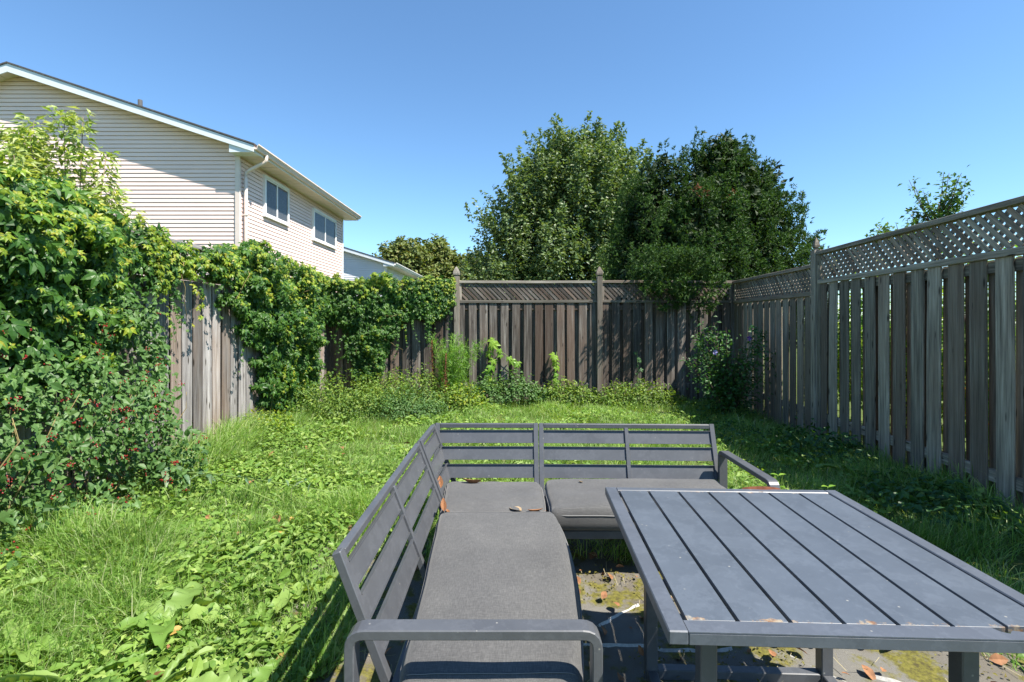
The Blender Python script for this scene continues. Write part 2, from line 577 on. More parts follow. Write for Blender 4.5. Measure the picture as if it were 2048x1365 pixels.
def patio_mat():
    m, nt, b = new_mat('worn_landscape_fabric')
    g = nd(nt, 'ShaderNodeNewGeometry').outputs['Position']
    n1 = noise(nt, g, 2.3, 6, .6)
    n2 = noise(nt, g, 60.0, 3, .6)
    w1 = nd(nt, 'ShaderNodeTexWave', wave_type='BANDS', bands_direction='X'); w1.inputs['Scale'].default_value = 130
    w2 = nd(nt, 'ShaderNodeTexWave', wave_type='BANDS', bands_direction='Y'); w2.inputs['Scale'].default_value = 130
    for w in (w1, w2):
        w.inputs['Distortion'].default_value = 1.2
        w.inputs['Detail Scale'].default_value = 1.5
        nt.links.new(g, w.inputs['Vector'])
    weave = math_n(nt, 'MULTIPLY', w1.outputs['Fac'], w2.outputs['Fac'])
    c = ramp(nt, weave, [(.1, (.11, .105, .092)), (.6, (.27, .26, .235))])
    c = mixc(nt, ramp(nt, n1, [(.42, (.55, .55, .55)), (.56, (0, 0, 0))]), c, (.11, .09, .062))
    # moss and soil patches grown over the sheet
    mm = ramp(nt, noise(nt, g, 3.4, 7, .7), [(.49, (0, 0, 0)), (.56, (1, 1, 1))])
    mc = ramp(nt, n2, [(.3, (.07, .06, .025)), (.6, (.16, .15, .03)), (.8, (.20, .15, .08))])
    c = mixc(nt, mm, c, mc)
    nt.links.new(c, b.inputs['Base Color'])
    b.inputs['Roughness'].default_value = .9
    b.inputs['Specular IOR Level'].default_value = .2
    bump(nt, b, math_n(nt, 'ADD', weave, n2), .5, .004)
    return m

def fabric_mat():
    m, nt, b = new_mat('grey_woven_cushion_fabric')
    tc = nd(nt, 'ShaderNodeTexCoord').outputs['Object']
    a = noise(nt, mapping(nt, tc, (40, 420, 420)), 1, 3, .6)
    d = noise(nt, mapping(nt, tc, (420, 40, 420)), 1, 3, .6)
    big = noise(nt, tc, 3.2, 5, .6)
    f = math_n(nt, 'MULTIPLY', math_n(nt, 'ADD', a, d), .5)
    c = ramp(nt, f, [(.38, (.058, .058, .058)), (.5, (.076, .0755, .0755)), (.62, (.105, .104, .103))])
    st = ramp(nt, big, [(.3, (.82, .82, .82)), (.7, (1.14, 1.13, 1.10))])
    c = mixc(nt, 1.0, c, st, 'MULTIPLY')
    nt.links.new(c, b.inputs['Base Color'])
    b.inputs['Roughness'].default_value = .92
    b.inputs['Specular IOR Level'].default_value = .2
    b.inputs['Sheen Weight'].default_value = .15
    bump(nt, b, math_n(nt, 'ADD', f, math_n(nt, 'MULTIPLY', big, .8)), .3, .0015)
    return m

def siding_mat(name, col):
    m, nt, b = new_mat(name)
    g = nd(nt, 'ShaderNodeNewGeometry').outputs['Position']
    n = noise(nt, g, .8, 4)
    n2 = noise(nt, mapping(nt, g, (1.5, 1.5, 40)), 1, 3)
    c = ramp(nt, math_n(nt, 'MULTIPLY', math_n(nt, 'ADD', n, n2), .5), [(.35, tuple(x * .93 for x in col)), (.65, tuple(x * 1.04 for x in col))])
    nt.links.new(c, b.inputs['Base Color'])
    b.inputs['Roughness'].default_value = .55
    b.inputs['Specular IOR Level'].default_value = .35
    return m

def glass_mat():
    m, nt, b = new_mat('window_glass')
    b.inputs['Base Color'].default_value = (.03, .04, .05, 1)
    b.inputs['Roughness'].default_value = .04
    b.inputs['Specular IOR Level'].default_value = .8
    t = nd(nt, 'ShaderNodeBsdfTransparent')
    mx = nd(nt, 'ShaderNodeMixShader'); mx.inputs[0].default_value = .62
    nt.links.new(b.outputs[0], mx.inputs[1]); nt.links.new(t.outputs[0], mx.inputs[2])
    nt.links.new(mx.outputs[0], nt.nodes['Material Output'].inputs[0])
    return m

M_ground = ground_mat()
M_patio = patio_mat()
M_fabric = fabric_mat()
M_fold = plain('bleached_fabric_crease', (.40, .39, .36), .9, .1, 80, .2, .002)
M_sidA = siding_mat('beige_vinyl_siding', (.80, .62, .56))
M_sidB = siding_mat('white_vinyl_siding', (.72, .74, .78))
M_glass = glass_mat()
M_curtain = plain('grey_curtain', (.34, .35, .36), .9, .1, 8, .1)
M_piping = plain('faded_piping', (.17, .168, .165), .85, .2)

# ------------------------------------------------------------------ ground
def make_ground():
    xs = np.unique(np.concatenate([np.arange(-6, 7, .16), -6 - np.geomspace(.3, 500, 26), 7 + np.geomspace(.3, 500, 26)]))
    ys = np.unique(np.concatenate([np.arange(-1, 10, .16), -1 - np.geomspace(.3, 80, 14), 10 + np.geomspace(.3, 900, 30)]))
    X, Y = np.meshgrid(xs, ys)
    w = sstep(-8, -5, X) * sstep(9, 6, X) * sstep(13, 10, Y) * sstep(-3, -1, Y)
    Z = gz(X, Y) * w
    V = np.stack([X, Y, Z], -1).reshape(-1, 3)
    nx = len(xs)
    i, j = np.meshgrid(np.arange(nx - 1), np.arange(len(ys) - 1))
    a = (j * nx + i).ravel()
    F = np.concatenate([np.stack([a, a + 1, a + nx + 1], 1), np.stack([a, a + nx + 1, a + nx], 1)])
    o = link_mesh('ground', mesh_np('ground', V, F, smooth=True), None, M_ground)
    tag(o, kind='structure')
make_ground()

def patio_edge(t):
    return 1 + .05 * math.sin(5 * t) + .035 * math.sin(11 * t + 1)

def make_patio():
    xs = np.arange(-1.15, 2.26, .05); ys = np.arange(.6, 3.45, .05)
    X, Y = np.meshgrid(xs, ys)
    Xo = X + .07 * vnoise(Y, X * 0, 2.1, 3) * (np.abs(X - .55) > 1.6)
    Yo = Y + .08 * vnoise(X, Y * 0, 2.3, 9) * (Y > 3.2)
    Z = .012 + gz(Xo, Yo) + .009 * vnoise(X, Y, 4.2, 5) + .006 * vnoise(X, Y, 11, 15)
    Z = np.maximum(Z, gz(Xo, Yo) - .004 + .01)
    edge = (X < -1.1) | (X > 2.2) | (Y > 3.38)
    Z = np.where(edge, Z - .05, Z)
    V = np.stack([Xo, Yo, Z], -1).reshape(-1, 3)
    nx = len(xs)
    i, j = np.meshgrid(np.arange(nx - 1), np.arange(len(ys) - 1))
    a = (j * nx + i).ravel()
    F = np.concatenate([np.stack([a, a + 1, a + nx + 1], 1), np.stack([a, a + nx + 1, a + nx], 1)])
    o = link_mesh('patio', mesh_np('patio', V, F, smooth=True), None, M_patio)
    tag(o, kind='structure')
    # bleached folds standing up in the sheet
    for pts in ([(.40, 2.30), (.52, 2.42), (.66, 2.52)], [(.30, 2.19), (.50, 2.17), (.75, 2.13), (1.0, 2.16)],
                [(1.18, 2.12), (1.3, 1.98), (1.40, 1.84), (1.44, 1.7)], [(1.42, 2.0), (1.62, 1.9), (1.86, 1.74), (2.0, 1.6)],
                [(.66, 1.9), (.74, 1.78), (.76, 1.62)], [(.50, 1.92), (.52, 1.8), (.60, 1.66)]):
        P = []
        for k in range(len(pts) - 1):
            for t in np.linspace(0, 1, 6)[:-1]:
                x = pts[k][0] * (1 - t) + pts[k + 1][0] * t; y = pts[k][1] * (1 - t) + pts[k + 1][1] * t
                P.append((x + R.uniform(-.006, .006), y, .016 + .009 * float(vnoise(x, y, 4.2, 5)) + .006 * float(vnoise(x, y, 11, 15))))
        P = [P[0]] + P
        V = []; F = []
        for q, p in enumerate(P):
            d = Vector(P[min(q + 1, len(P) - 1)]) - Vector(P[max(q - 1, 0)]); d.z = 0; d.normalize()
            s = Vector((-d.y, d.x, 0)) * (.016 + R.uniform(-.004, .004))
            p = Vector(p)
            V += [p - s + Vector((0, 0, -.01)), p + Vector((0, 0, .006)), p + s + Vector((0, 0, -.01))]
            if q:
                b = 3 * (q - 1)
                F += [(b, b + 1, b + 4), (b, b + 4, b + 3), (b + 1, b + 2, b + 5), (b + 1, b + 5, b + 4)]
        link_mesh('crease', mesh_np('crease', [tuple(v) for v in V], F), o, M_fold)
make_patio()

# ------------------------------------------------------------------ houses
def tri_poly(name, V, F, mat, parent, bev=0):
    me = bpy.data.meshes.new(name)
    me.from_pydata([tuple(v) for v in V], [], F)
    me.update()
    return link_mesh(name, me, parent, mat)

def prism_x(name, prof, x0, x1, mat, parent):
    """closed profile of (y,z) pushed along x"""
    n = len(prof)
    V = [(x0, y, z) for y, z in prof] + [(x1, y, z) for y, z in prof]
    F = [tuple(range(n))[::-1], tuple(range(n, 2 * n))] + [(i, (i + 1) % n, n + (i + 1) % n, n + i) for i in range(n)]
    return tri_poly(name, V, F, mat, parent)

def prism_y(name, prof, y0, y1, mat, parent):
    n = len(prof)
    V = [(x, y0, z) for x, z in prof] + [(x, y1, z) for x, z in prof]
    F = [tuple(range(n)), tuple(range(n, 2 * n))[::-1]] + [(i, n + i, n + (i + 1) % n, (i + 1) % n) for i in range(n)]
    return tri_poly(name, V, F, mat, parent)

def house(root, corner_x, y0, y1, halfw, eave_z, slope, over_e, over_r, sid, fascia, lap, drift, joined=False, ground_z=0.2, fh=.19):
    """gable end towards -Y; right-hand eave wall at corner_x; coordinates are world, root at origin"""
    ridge_x = corner_x - halfw
    soff = eave_z - fh           # soffit height
    # where the wall meets the soffit / roof underside along the rake
    def wall_top(x):
        return eave_z - .13 + (corner_x + over_e - x) * slope if x > ridge_x else eave_z - .13 + (corner_x + over_e - (2 * ridge_x - x)) * slope
    # solid core wall
    xL = 2 * ridge_x - corner_x
    V = [(xL, y0 + .03, 0), (corner_x - .03, y0 + .03, 0), (corner_x - .03, y0 + .03, wall_top(corner_x) - .02), (ridge_x, y0 + .03, wall_top(ridge_x) - .02), (xL, y0 + .03, wall_top(xL) - .02)]
    W = [(x, y1 - .01, z) for x, y, z in V]
    tri_poly('wall', V + W, [(0, 1, 2, 3, 4), (9, 8, 7, 6, 5), (1, 6, 7, 2), (0, 4, 9, 5), (2, 7, 8, 3), (3, 8, 9, 4), (0, 5, 6, 1)], sid, root)
    # gable courses
    top = wall_top(ridge_x)
    parts = []
    z = ground_z
    while z < top - .02:
        zt = min(z + lap, top)
        def xr(zz):
            if zz <= wall_top(corner_x): return corner_x - .0
            return corner_x + over_e - (zz - (eave_z - .13)) / slope
        a0, a1 = xr(z), xr(zt)
        b0, b1 = 2 * ridge_x - a0, 2 * ridge_x - a1
        o = .016
        g = .013
        V = [(b0, y0 - o, z), (a0, y0 - o, z), (a1, y0 - .004, zt - g), (b1, y0 - .004, zt - g), (b0, y0 + .012, z + .001), (a0, y0 + .012, z + .001), (b0, y0 - o, z + .01), (a0, y0 - o, z + .01),
             (b1, y0 + .018, zt - g), (a1, y0 + .018, zt - g), (b1, y0 + .018, zt), (a1, y0 + .018, zt)]
        F = [(6, 7, 2, 3), (0, 1, 7, 6), (4, 5, 1, 0), (3, 2, 9, 8), (8, 9, 11, 10)]
        parts.append((V, F))
        z += lap
    # eave wall courses (facing +X)
    zt_wall = soff + .02
    z = ground_z
    while z < zt_wall - .01:
        zt = min(z + lap, zt_wall)
        o = .016
        xa, xb = corner_x, corner_x + drift
        g = .013
        V = [(xa + o, y0, z), (xb + o, y1, z), (xb + .004, y1, zt - g), (xa + .004, y0, zt - g), (xa - .012, y0, z + .001), (xb - .012, y1, z + .001), (xa + o, y0, z + .01), (xb + o, y1, z + .01),
             (xa - .018, y0, zt - g), (xb - .018, y1, zt - g), (xa - .018, y0, zt), (xb - .018, y1, zt)]
        F = [(6, 7, 2, 3), (0, 1, 7, 6), (4, 5, 1, 0), (3, 2, 9, 8), (8, 9, 11, 10)]
        parts.append((V, F))
        z += lap
    if joined:
        VV, FF = [], []
        for V, F in parts:
            FF += [tuple(i + len(VV) for i in f) for f in F]; VV += V
        tri_poly('siding', VV, FF, sid, root)['kind'] = 'stuff'
    else:
        for V, F in parts:
            tri_poly('siding_panel', V, F, sid, root)
    # corner post
    bar('corner_trim', (corner_x - .02, y0 - .005, .1), (corner_x - .02, y0 - .005, soff), .11, .075, (0, -1, 0), M_trim if not joined else M_white, root)
    # roof slabs
    for s in (1, -1):
        def mx(x): return x if s == 1 else 2 * ridge_x - x
        ex = corner_x + over_e
        rz = eave_z + (ex - ridge_x) * slope
        P = [(mx(ex + .03), eave_z - .01), (mx(ridge_x), rz + .0), (mx(ridge_x), rz - .035), (mx(ex + .03), eave_z - .045)]
        if s == -1: P = P[::-1]
        prism_y('roof', P, y0 - over_r - .02, y1 + over_r + .02, M_shingle, root)
        # rake fascia
        P = [(mx(ex), eave_z - .05), (mx(ridge_x), rz - .04), (mx(ridge_x), rz - .04 - fh), (mx(ex), eave_z - .05 - fh + .04)]
        if s == -1: P = P[::-1]
        prism_y('rake_fascia', P, y0 - over_r, y0 - over_r + .03, fascia, root)
        # rake soffit boards
        nb = 18
        for k in range(nb):
            xa = ex - (ex - ridge_x) * k / nb; xb = ex - (ex - ridge_x) * (k + 1) / nb + .012
            za = eave_z - .13 + (ex - xa) * slope; zb = eave_z - .13 + (ex - xb) * slope
            V = [(mx(xa), y0 - over_r + .03, za), (mx(xb), y0 - over_r + .03, zb), (mx(xb), y0 + .01, zb), (mx(xa), y0 + .01, za)]
            V += [(x, y, zz - .012) for x, y, zz in V]
            tri_poly('soffit_panel', V, [(0, 1, 2, 3), (7, 6, 5, 4), (0, 4, 5, 1), (1, 5, 6, 2), (2, 6, 7, 3), (3, 7, 4, 0)], M_soffit, root)
    ex = corner_x + over_e
    # eave return box at the gable corner
    prism_y('eave_return', [(corner_x - .06, soff - .012), (ex - .01, soff - .012), (ex - .01, eave_z - .06), (corner_x - .06, eave_z + .02)], y0 - over_r + .031, y0 - .02, fascia, root)
    # eave soffit boards
    yy = y0
    while yy < y1 + over_r - .05:
        ye = min(yy + .29, y1 + over_r)
        prism_y('soffit_panel', [(corner_x - .02, soff - .001), (ex - .02, soff - .001), (ex - .02, soff + .015), (corner_x - .02, soff + .015)], yy, ye - .012, M_soffit, root)
        yy += .3
    # K style gutter
    g = .11
    prof = [(ex - .0, eave_z - .14), (ex + .07, eave_z - .14), (ex + .10, eave_z - .06), (ex + .125, eave_z - .05), (ex + .125, eave_z - .02),
            (ex + .11, eave_z - .02), (ex + .11, eave_z - .04), (ex + .085, eave_z - .055), (ex + .06, eave_z - .125), (ex + .01, eave_z - .125), (ex + .01, eave_z - .02), (ex, eave_z - .02)]
    prism_y('gutter', prof, y0 - over_r + .02, y1 + over_r, M_trim if not joined else M_white, root)
    prism_y('eave_fascia', [(ex - .02, soff), (ex - .002, soff), (ex - .002, eave_z - .05), (ex - .02, eave_z - .05)], y0 - over_r + .031, y1 + over_r, fascia, root)

hA = thing('house', 'two storey beige sided house with white gable fascia behind the left fence', 'house')
house(hA, -6.55, 12.0, 19.3, 5.21, 5.60, .33, .52, .35, M_sidA, M_fascia, .1, 0.0)
# far corner trim, downspout, vent pipe
bar('corner_trim', (-6.57, 19.31, .1), (-6.57, 19.31, 5.4), .10, .08, (0, 1, 0), M_white, hA)
ds = tubes_obj('downspout', [([(-5.98, 12.17, 5.47), (-5.98, 12.17, 5.36), (-6.02, 12.17, 5.31), (-6.38, 12.13, 5.10), (-6.45, 12.12, 5.04), (-6.45, 12.12, 4.9), (-6.45, 12.12, .2)], .042)], M_trim, hA, 8)
for zz in (4.0, 2.3):
    st = bar('strap', (-6.45, 12.12, zz), (-6.45, 12.12, zz + .03), .10, .094, (0, 1, 0), M_trim, ds)
tubes_obj('vent_pipe', [([(-9.22, 12.4, 6.3), (-9.22, 12.4, 6.93)], .05)], plain('vent_grey', (.045, .048, .052), .8), hA, 10)

def window_on_eave(root, x, ya, yb, z0, z1, nlites=2):
    w = bpy.data.objects.new('window', None); COL.objects.link(w); w.parent = root
    w.location = (x, (ya + yb) / 2, (z0 + z1) / 2)
    hy, hz = (yb - ya) / 2, (z1 - z0) / 2
    f = .075
    def part(name, a, b, c, dmin, dmax, mat):
        # a,b: local y/z extents
        me = box_mesh(dmax - dmin, b[0] - a[0], b[1] - a[1], .004, name)
        o = link_mesh(name, me, w, mat)
        o.location = ((dmin + dmax) / 2, (a[0] + b[0]) / 2, (a[1] + b[1]) / 2)
        return o
    part('frame', (-hy, hz - f), (hy, hz), 0, -.03, .06, M_white)
    part('sill', (-hy - .005, -hz), (hy + .005, -hz + f), 0, -.03, .066, M_white)
    part('frame', (-hy, -hz + f), (-hy + f, hz - f), 0, -.03, .058, M_white)
    part('frame', (hy - f, -hz + f), (hy, hz - f), 0, -.03, .058, M_white)
    part('mullion', (-.03, -hz + f), (.03, hz - f), 0, -.03, .045, M_white)
    for s in (-1, 1):
        a, b = (-hy + f, -.03) if s < 0 else (.03, hy - f)
        part('sash', (a, -hz + f), (b, -hz + f + .035), 0, .0, .040, M_white)
        part('sash', (a, hz - f - .035), (b, hz - f), 0, .0, .040, M_white)
        p = part('pane', (a + .002, -hz + f + .036), (b - .002, hz - f - .036), 0, .030, .034, M_glass)
        # folded curtain behind
        V, F = [], []
        n = 26
        cw = (b - a)
        for k in range(n + 1):
            y = a + cw * k / n
            d = .024 + .0035 * math.sin(k * 2.1) if (k < n * .36 or s > 0) else .0195
            V += [(d, y, -hz + f), (d, y, hz - f)]
        for k in range(n):
            F.append((2 * k, 2 * k + 2, 2 * k + 3, 2 * k + 1))
        cu = tri_poly('curtain', V, F, M_curtain, w)
    part('back_panel', (-hy + f, -hz + f), (hy - f, hz - f), 0, .017, .0185, M_dark)  # near-black sheet, the unlit room's darkness put into its colour
window_on_eave(hA, -6.53, 13.12, 14.55, 4.20, 5.30)
window_on_eave(hA, -6.53, 16.35, 18.45, 4.10, 5.17)

hB = thing('house', 'small white sided house with grey roof partly hidden behind the beige house', 'house')
house(hB, -6.55, 26.0, 33.5, 5.0, 4.50, .31, .5, .35, M_sidB, M_fascia, .115, 0.0, joined=True)
window_on_eave(hB, -6.53, 27.2, 28.6, 3.1, 4.0)

# ------------------------------------------------------------------ fences
def plank_mesh(w, t, L, seed, mat):
    k = ('plank', round(w, 3), round(t, 3), round(L, 2), seed, mat.name)
    if k in _box_cache:
        return _box_cache[k]
    r = random.Random(seed * 7 + 3)
    V, F = [], []
    c = .004
    prof = [(-w / 2 + c, -t / 2), (w / 2 - c, -t / 2), (w / 2, -t / 2 + c), (w / 2, t / 2 - c), (w / 2 - c, t / 2), (-w / 2 + c, t / 2), (-w / 2, t / 2 - c), (-w / 2, -t / 2 + c)]
    n = 4
    bow, cup, tw = r.uniform(-.006, .006), r.uniform(-.004, .004), r.uniform(-.03, .03)
    e0, e1 = r.uniform(-.006, .006), r.uniform(-.004, .004)
    for i in range(n + 1):
        u = i / n
        z = -L / 2 + L * u
        for x, y in prof:
            a = tw * (u - .5)
            xx = x * math.cos(a) - y * math.sin(a); yy = x * math.sin(a) + y * math.cos(a)
            zz = z + (e0 * x / w * 2 if i == 0 else (e1 * x / w * 2 if i == n else 0))
            V.append((xx + .004 * math.sin(3 * u + seed), yy + bow * math.sin(math.pi * u) + cup * (x / w) ** 2 * 4, zz))
    for i in range(n):
        for k2 in range(8):
            a = i * 8 + k2; b = i * 8 + (k2 + 1) % 8
            F.append((a, b, b + 8, a + 8))
    F.append(tuple(range(8))[::-1]); F.append(tuple(range(n * 8, n * 8 + 8)))
    me = bpy.data.meshes.new('board'); me.from_pydata(V, [], F); me.update()
    me.materials.append(mat)
    _box_cache[k] = me
    return me

class Fence:
    def __init__(s, root, A, B, mat, inward):
        s.root = root; s.A = Vector(A); s.B = Vector(B)
        s.d = (s.B - s.A).normalized(); s.L = (s.B - s.A).length
        s.n = Vector(inward).normalized()      # towards the yard
        s.mat = mat; s.cnt = 0
    def P(s, u, z, off=0.0):
        p = s.A + s.d * u + s.n * off
        return Vector((p.x, p.y, z))
    def plank(s, name, p0, p1, w, t, mat=None):
        L = (p1 - p0).length
        s.cnt += 1
        me = plank_mesh(w, t, L, s.cnt % 7, mat or s.mat)
        o = link_mesh(name, me, s.root)
        o.matrix_local = frame_matrix((p0 + p1) / 2, p1 - p0, -s.n)
        return o
    def boards(s, u0, u1, pitch, w, z0, z1, off, jit=.012, zj=.02):
        u = u0 + w / 2
        while u + w / 2 <= u1 + .001:
            b = z0 + R.uniform(-zj, zj)
            uu = u + R.uniform(-jit, jit)
            s.plank('board', s.P(uu + R.uniform(-.004, .004), b, off), s.P(uu, z1, off), w + R.choice((0, 0, .004, -.006)), .018)
            u += pitch
    def post(s, u, z1, off=0.0, finial=True, w=.09, mat=None):
        o = s.plank('post', s.P(u, -.1, off), s.P(u, z1, off), w, w, mat)
        if finial:
            bm = bmesh.new()
            prof = [(.030, 0), (.030, .018), (.056, .022), (.057, .05), (.050, .085), (.028, .135), (.005, .17)] if w > .093 else [(.022, 0), (.016, .02), (.016, .03), (.030, .04), (.032, .06), (.024, .10), (.010, .135), (.002, .16)]
            prev = None
            for r, z in prof:
                ring = [bm.verts.new((r * a, r * b, z)) for a, b in ((-1, -1), (1, -1), (1, 1), (-1, 1))]
                if prev:
                    for k in range(4):
                        bm.faces.new((prev[k], prev[(k + 1) % 4], ring[(k + 1) % 4], ring[k]))
                else:
                    bm.faces.new(ring[::-1])
                prev = ring
            bm.faces.new(prev)
            f = link_mesh('finial', from_bm(bm, 'finial'), o, mat or s.mat)
            f.matrix_parent_inverse = Matrix.Identity(4)
            f.location = (0, 0, (z1 + .1) / 2)
        return o
    def rail(s, name, u0, u1, z, h, t, off=0.0, mat=None):
        p0, p1 = s.P(u0, z, off), s.P(u1, z, off)
        s.cnt += 1
        me = plank_mesh(h, t, (p1 - p0).length, s.cnt % 7, mat or s.mat)
        o = link_mesh(name, me, s.root)
        o.matrix_local = frame_matrix((p0 + p1) / 2, p1 - p0, -s.n)
        return o
    def lattice(s, u0, u1, z0, z1, off, pitch=.105, w=.041, front=1):
        H = z1 - z0
        for sgn, oo in ((front, off + .005), (-front, off - .004)):
            c = u0 - H + R.uniform(0, .03) + .02
            while c < u1:
                # strip runs from (c,z0) to (c+H,z1) for sgn=1, mirrored otherwise
                a0, a1 = c, c + H
                lo, hi = max(a0, u0), min(a1, u1)
                if hi - lo > .03:
                    if sgn == 1:
                        za, zb = z0 + (lo - a0), z0 + (hi - a0)
                    else:
                        za, zb = z1 - (lo - a0), z1 - (hi - a0)
                    p0, p1 = s.P(lo, za, oo), s.P(hi, zb, oo)
                    Lq = round((p1 - p0).length / .05) * .05
                    if Lq > .02:
                        me = box_mesh(w, .007, Lq, 0, 'lattice_strip' + s.mat.name)
                        if not me.materials: me.materials.append(s.mat)
                        o = link_mesh('lattice_strip', me, s.root)
                        o.matrix_local = frame_matrix((p0 + p1) / 2, p1 - p0, -s.n)
                c += pitch

# back fence
FB0, FB1 = (-3.35, 8.9, 0), (3.98, 8.9, 0)
fb = thing('fence', 'dark brown stained back fence with lattice top and pale pointed posts', 'fence')
F = Fence(fb, FB0, FB1, M_back, (0, -1, 0))
posts = [2.37, 4.895]
F.boards(.02, 7.3, .196, .142, .02, 1.77, .030)
F.boards(.02 + .1, 7.3, .196, .142, .03, 1.77, -.030)
for zz in (.30, 1.68):
    F.rail('rail', 0, 7.33, zz, .085, .04, 0)
for u in posts:
    F.post(u, 2.235, .055, True, .094, M_backpost)
F.post(-.0, 2.1, .0, False); F.post(7.28, 2.16, 0, False, .09)
segs = [(0.05, posts[0] - .05), (posts[0] + .05, posts[1] - .05), (posts[1] + .05, 7.23)]
for a, b in segs:
    F.rail('cap_rail', a, b, 2.135, .045, .09, .02, M_backpost)
    F.rail('lattice_rail', a, b, 1.79, .05, .05, .03, M_backpost)
    F.plank('lattice_stile', F.P(a + .018, 1.815, .03), F.P(a + .018, 2.113, .03), .036, .03, M_backpost)
    F.plank('lattice_stile', F.P(b - .018, 1.815, .03), F.P(b - .018, 2.113, .03), .036, .03, M_backpost)
    if a > 2:
        F.lattice(a + .036, b - .036, 1.815, 2.113, .03, .084, front=-1)
    else:
        F.lattice(a + .036, b - .036, 1.815, 2.113, .03, .15)

# right fence: level bays that step down away from the camera
fr = thing('fence', 'grey green shadowbox right fence with long lattice top, in shade', 'fence')
A = Vector((3.294 + .076 * 1.55, 1.55, 0)); B = Vector((3.98, 8.93, 0))
F = Fence(fr, A, B, M_right, (-1, .076, 0))
def u_of(y): return (y - 1.55) / F.d.y
up = u_of(6.12)
def right_bay(u0, u1, ztop, pitch, zb):
    lat0 = ztop - .345
    F.rail('cap_rail', u0, u1, ztop, .045, .095, .02)
    F.rail('lattice_rail', u0, u1, lat0, .055, .05, .035)
    for uu in (u0 + .02, u1 - .02):
        F.plank('lattice_stile', F.P(uu, lat0 + .028, .03), F.P(uu, ztop - .023, .03), .04, .03)
    F.lattice(u0 + .04, u1 - .04, lat0 + .028, ztop - .023, .03, .088)
    F.rail('rail', u0, u1, lat0 - .09, .09, .04, 0)
    F.rail('rail', u0, u1, .28, .09, .04, 0)
    st = u1 - .152 - int((u1 - u0 - .152) / pitch) * pitch
    F.boards(st, u1, pitch, .150, zb, lat0 - .03, .030)
    F.boards(st - pitch / 2 + .016, u1 + pitch / 2, pitch, .156, zb, lat0 - .03, -.030, .006)
right_bay(u_of(1.55), up - .06, 2.26, .219, -.03)
right_bay(up + .05, u_of(8.85), 2.12, .205, -.08)
F.post(up, 2.30, .04, True, .092)
F.plank('post', F.P(up - .07, -.1, .03), F.P(up - .07, 2.30, .03), .07, .05)
F.post(u_of(1.6), 2.28, -.0, False, .09)

# left fence
fl = thing('fence', 'silver grey weathered left fence with vines hanging over it', 'fence')
F = Fence(fl, (-3.36, 1.6, 0), (-3.30, 8.86, 0), M_left, (1, 0, 0))
F.boards(.02, 7.2, .168, .145, .04, 1.84, .045, .006)
F.boards(.10, 7.2, .168, .142, .04, 1.84, -.045)
for zz in (.36, 1.72):
    F.rail('rail', 0, 7.24, zz, .085, .04, 0)
F.rail('cap_rail', 0, 7.24, 2.20, .045, .11, .01)
F.rail('lattice_rail', 0, 7.24, 1.87, .055, .05, .04)
F.lattice(.05, 7.2, 1.895, 2.178, .03, .155)
for u in (.05, 2.5, 4.95, 7.2):
    F.post(u, 2.24, -.02, False)

# ------------------------------------------------------------------ foliage on the fences
T_leaf = leaflet(.62, .22, .10, True)
T_leafs = leaflet(.62, .22, .10, False)
T_narrow = leaflet(.36, .35, .06, False)
T_mid = leaflet(.44, .40, .12, True)
T_palm = palmate(True, 1)
T_palms = [palmate(False, k) for k in range(3)]
T_star = star_leaf(5)
T_spray = needle_spray()
T_tuft = tuft(5, .20)

def hang(cloud, n, sampler, outward, size, tmpl, mi, droop=.7, upn=.55, rn=.45):
    P = sampler(n)
    out = np.array(outward, float)
    nr = out[None, :] + np.array([0, 0, upn])[None, :] + rnd3(len(P), rn)
    ax = np.array([0, 0, -droop])[None, :] + out[None, :] * .35 + rnd3(len(P), .55)
    sz = rng.uniform(size[0], size[1], len(P))
    cloud.add(tmpl, P, nr, ax, sz, mi)

def reject(n, box, inside, place):
    out = []
    tot = 0
    while tot < n:
        u = rng.uniform(box[0], box[1], n * 2); z = rng.uniform(box[2], box[3], n * 2)
        k = inside(u, z) > rng.uniform(0, 1, len(u))
        p = place(u[k], z[k]); out.append(p); tot += len(p)
    return np.concatenate(out)[:n]

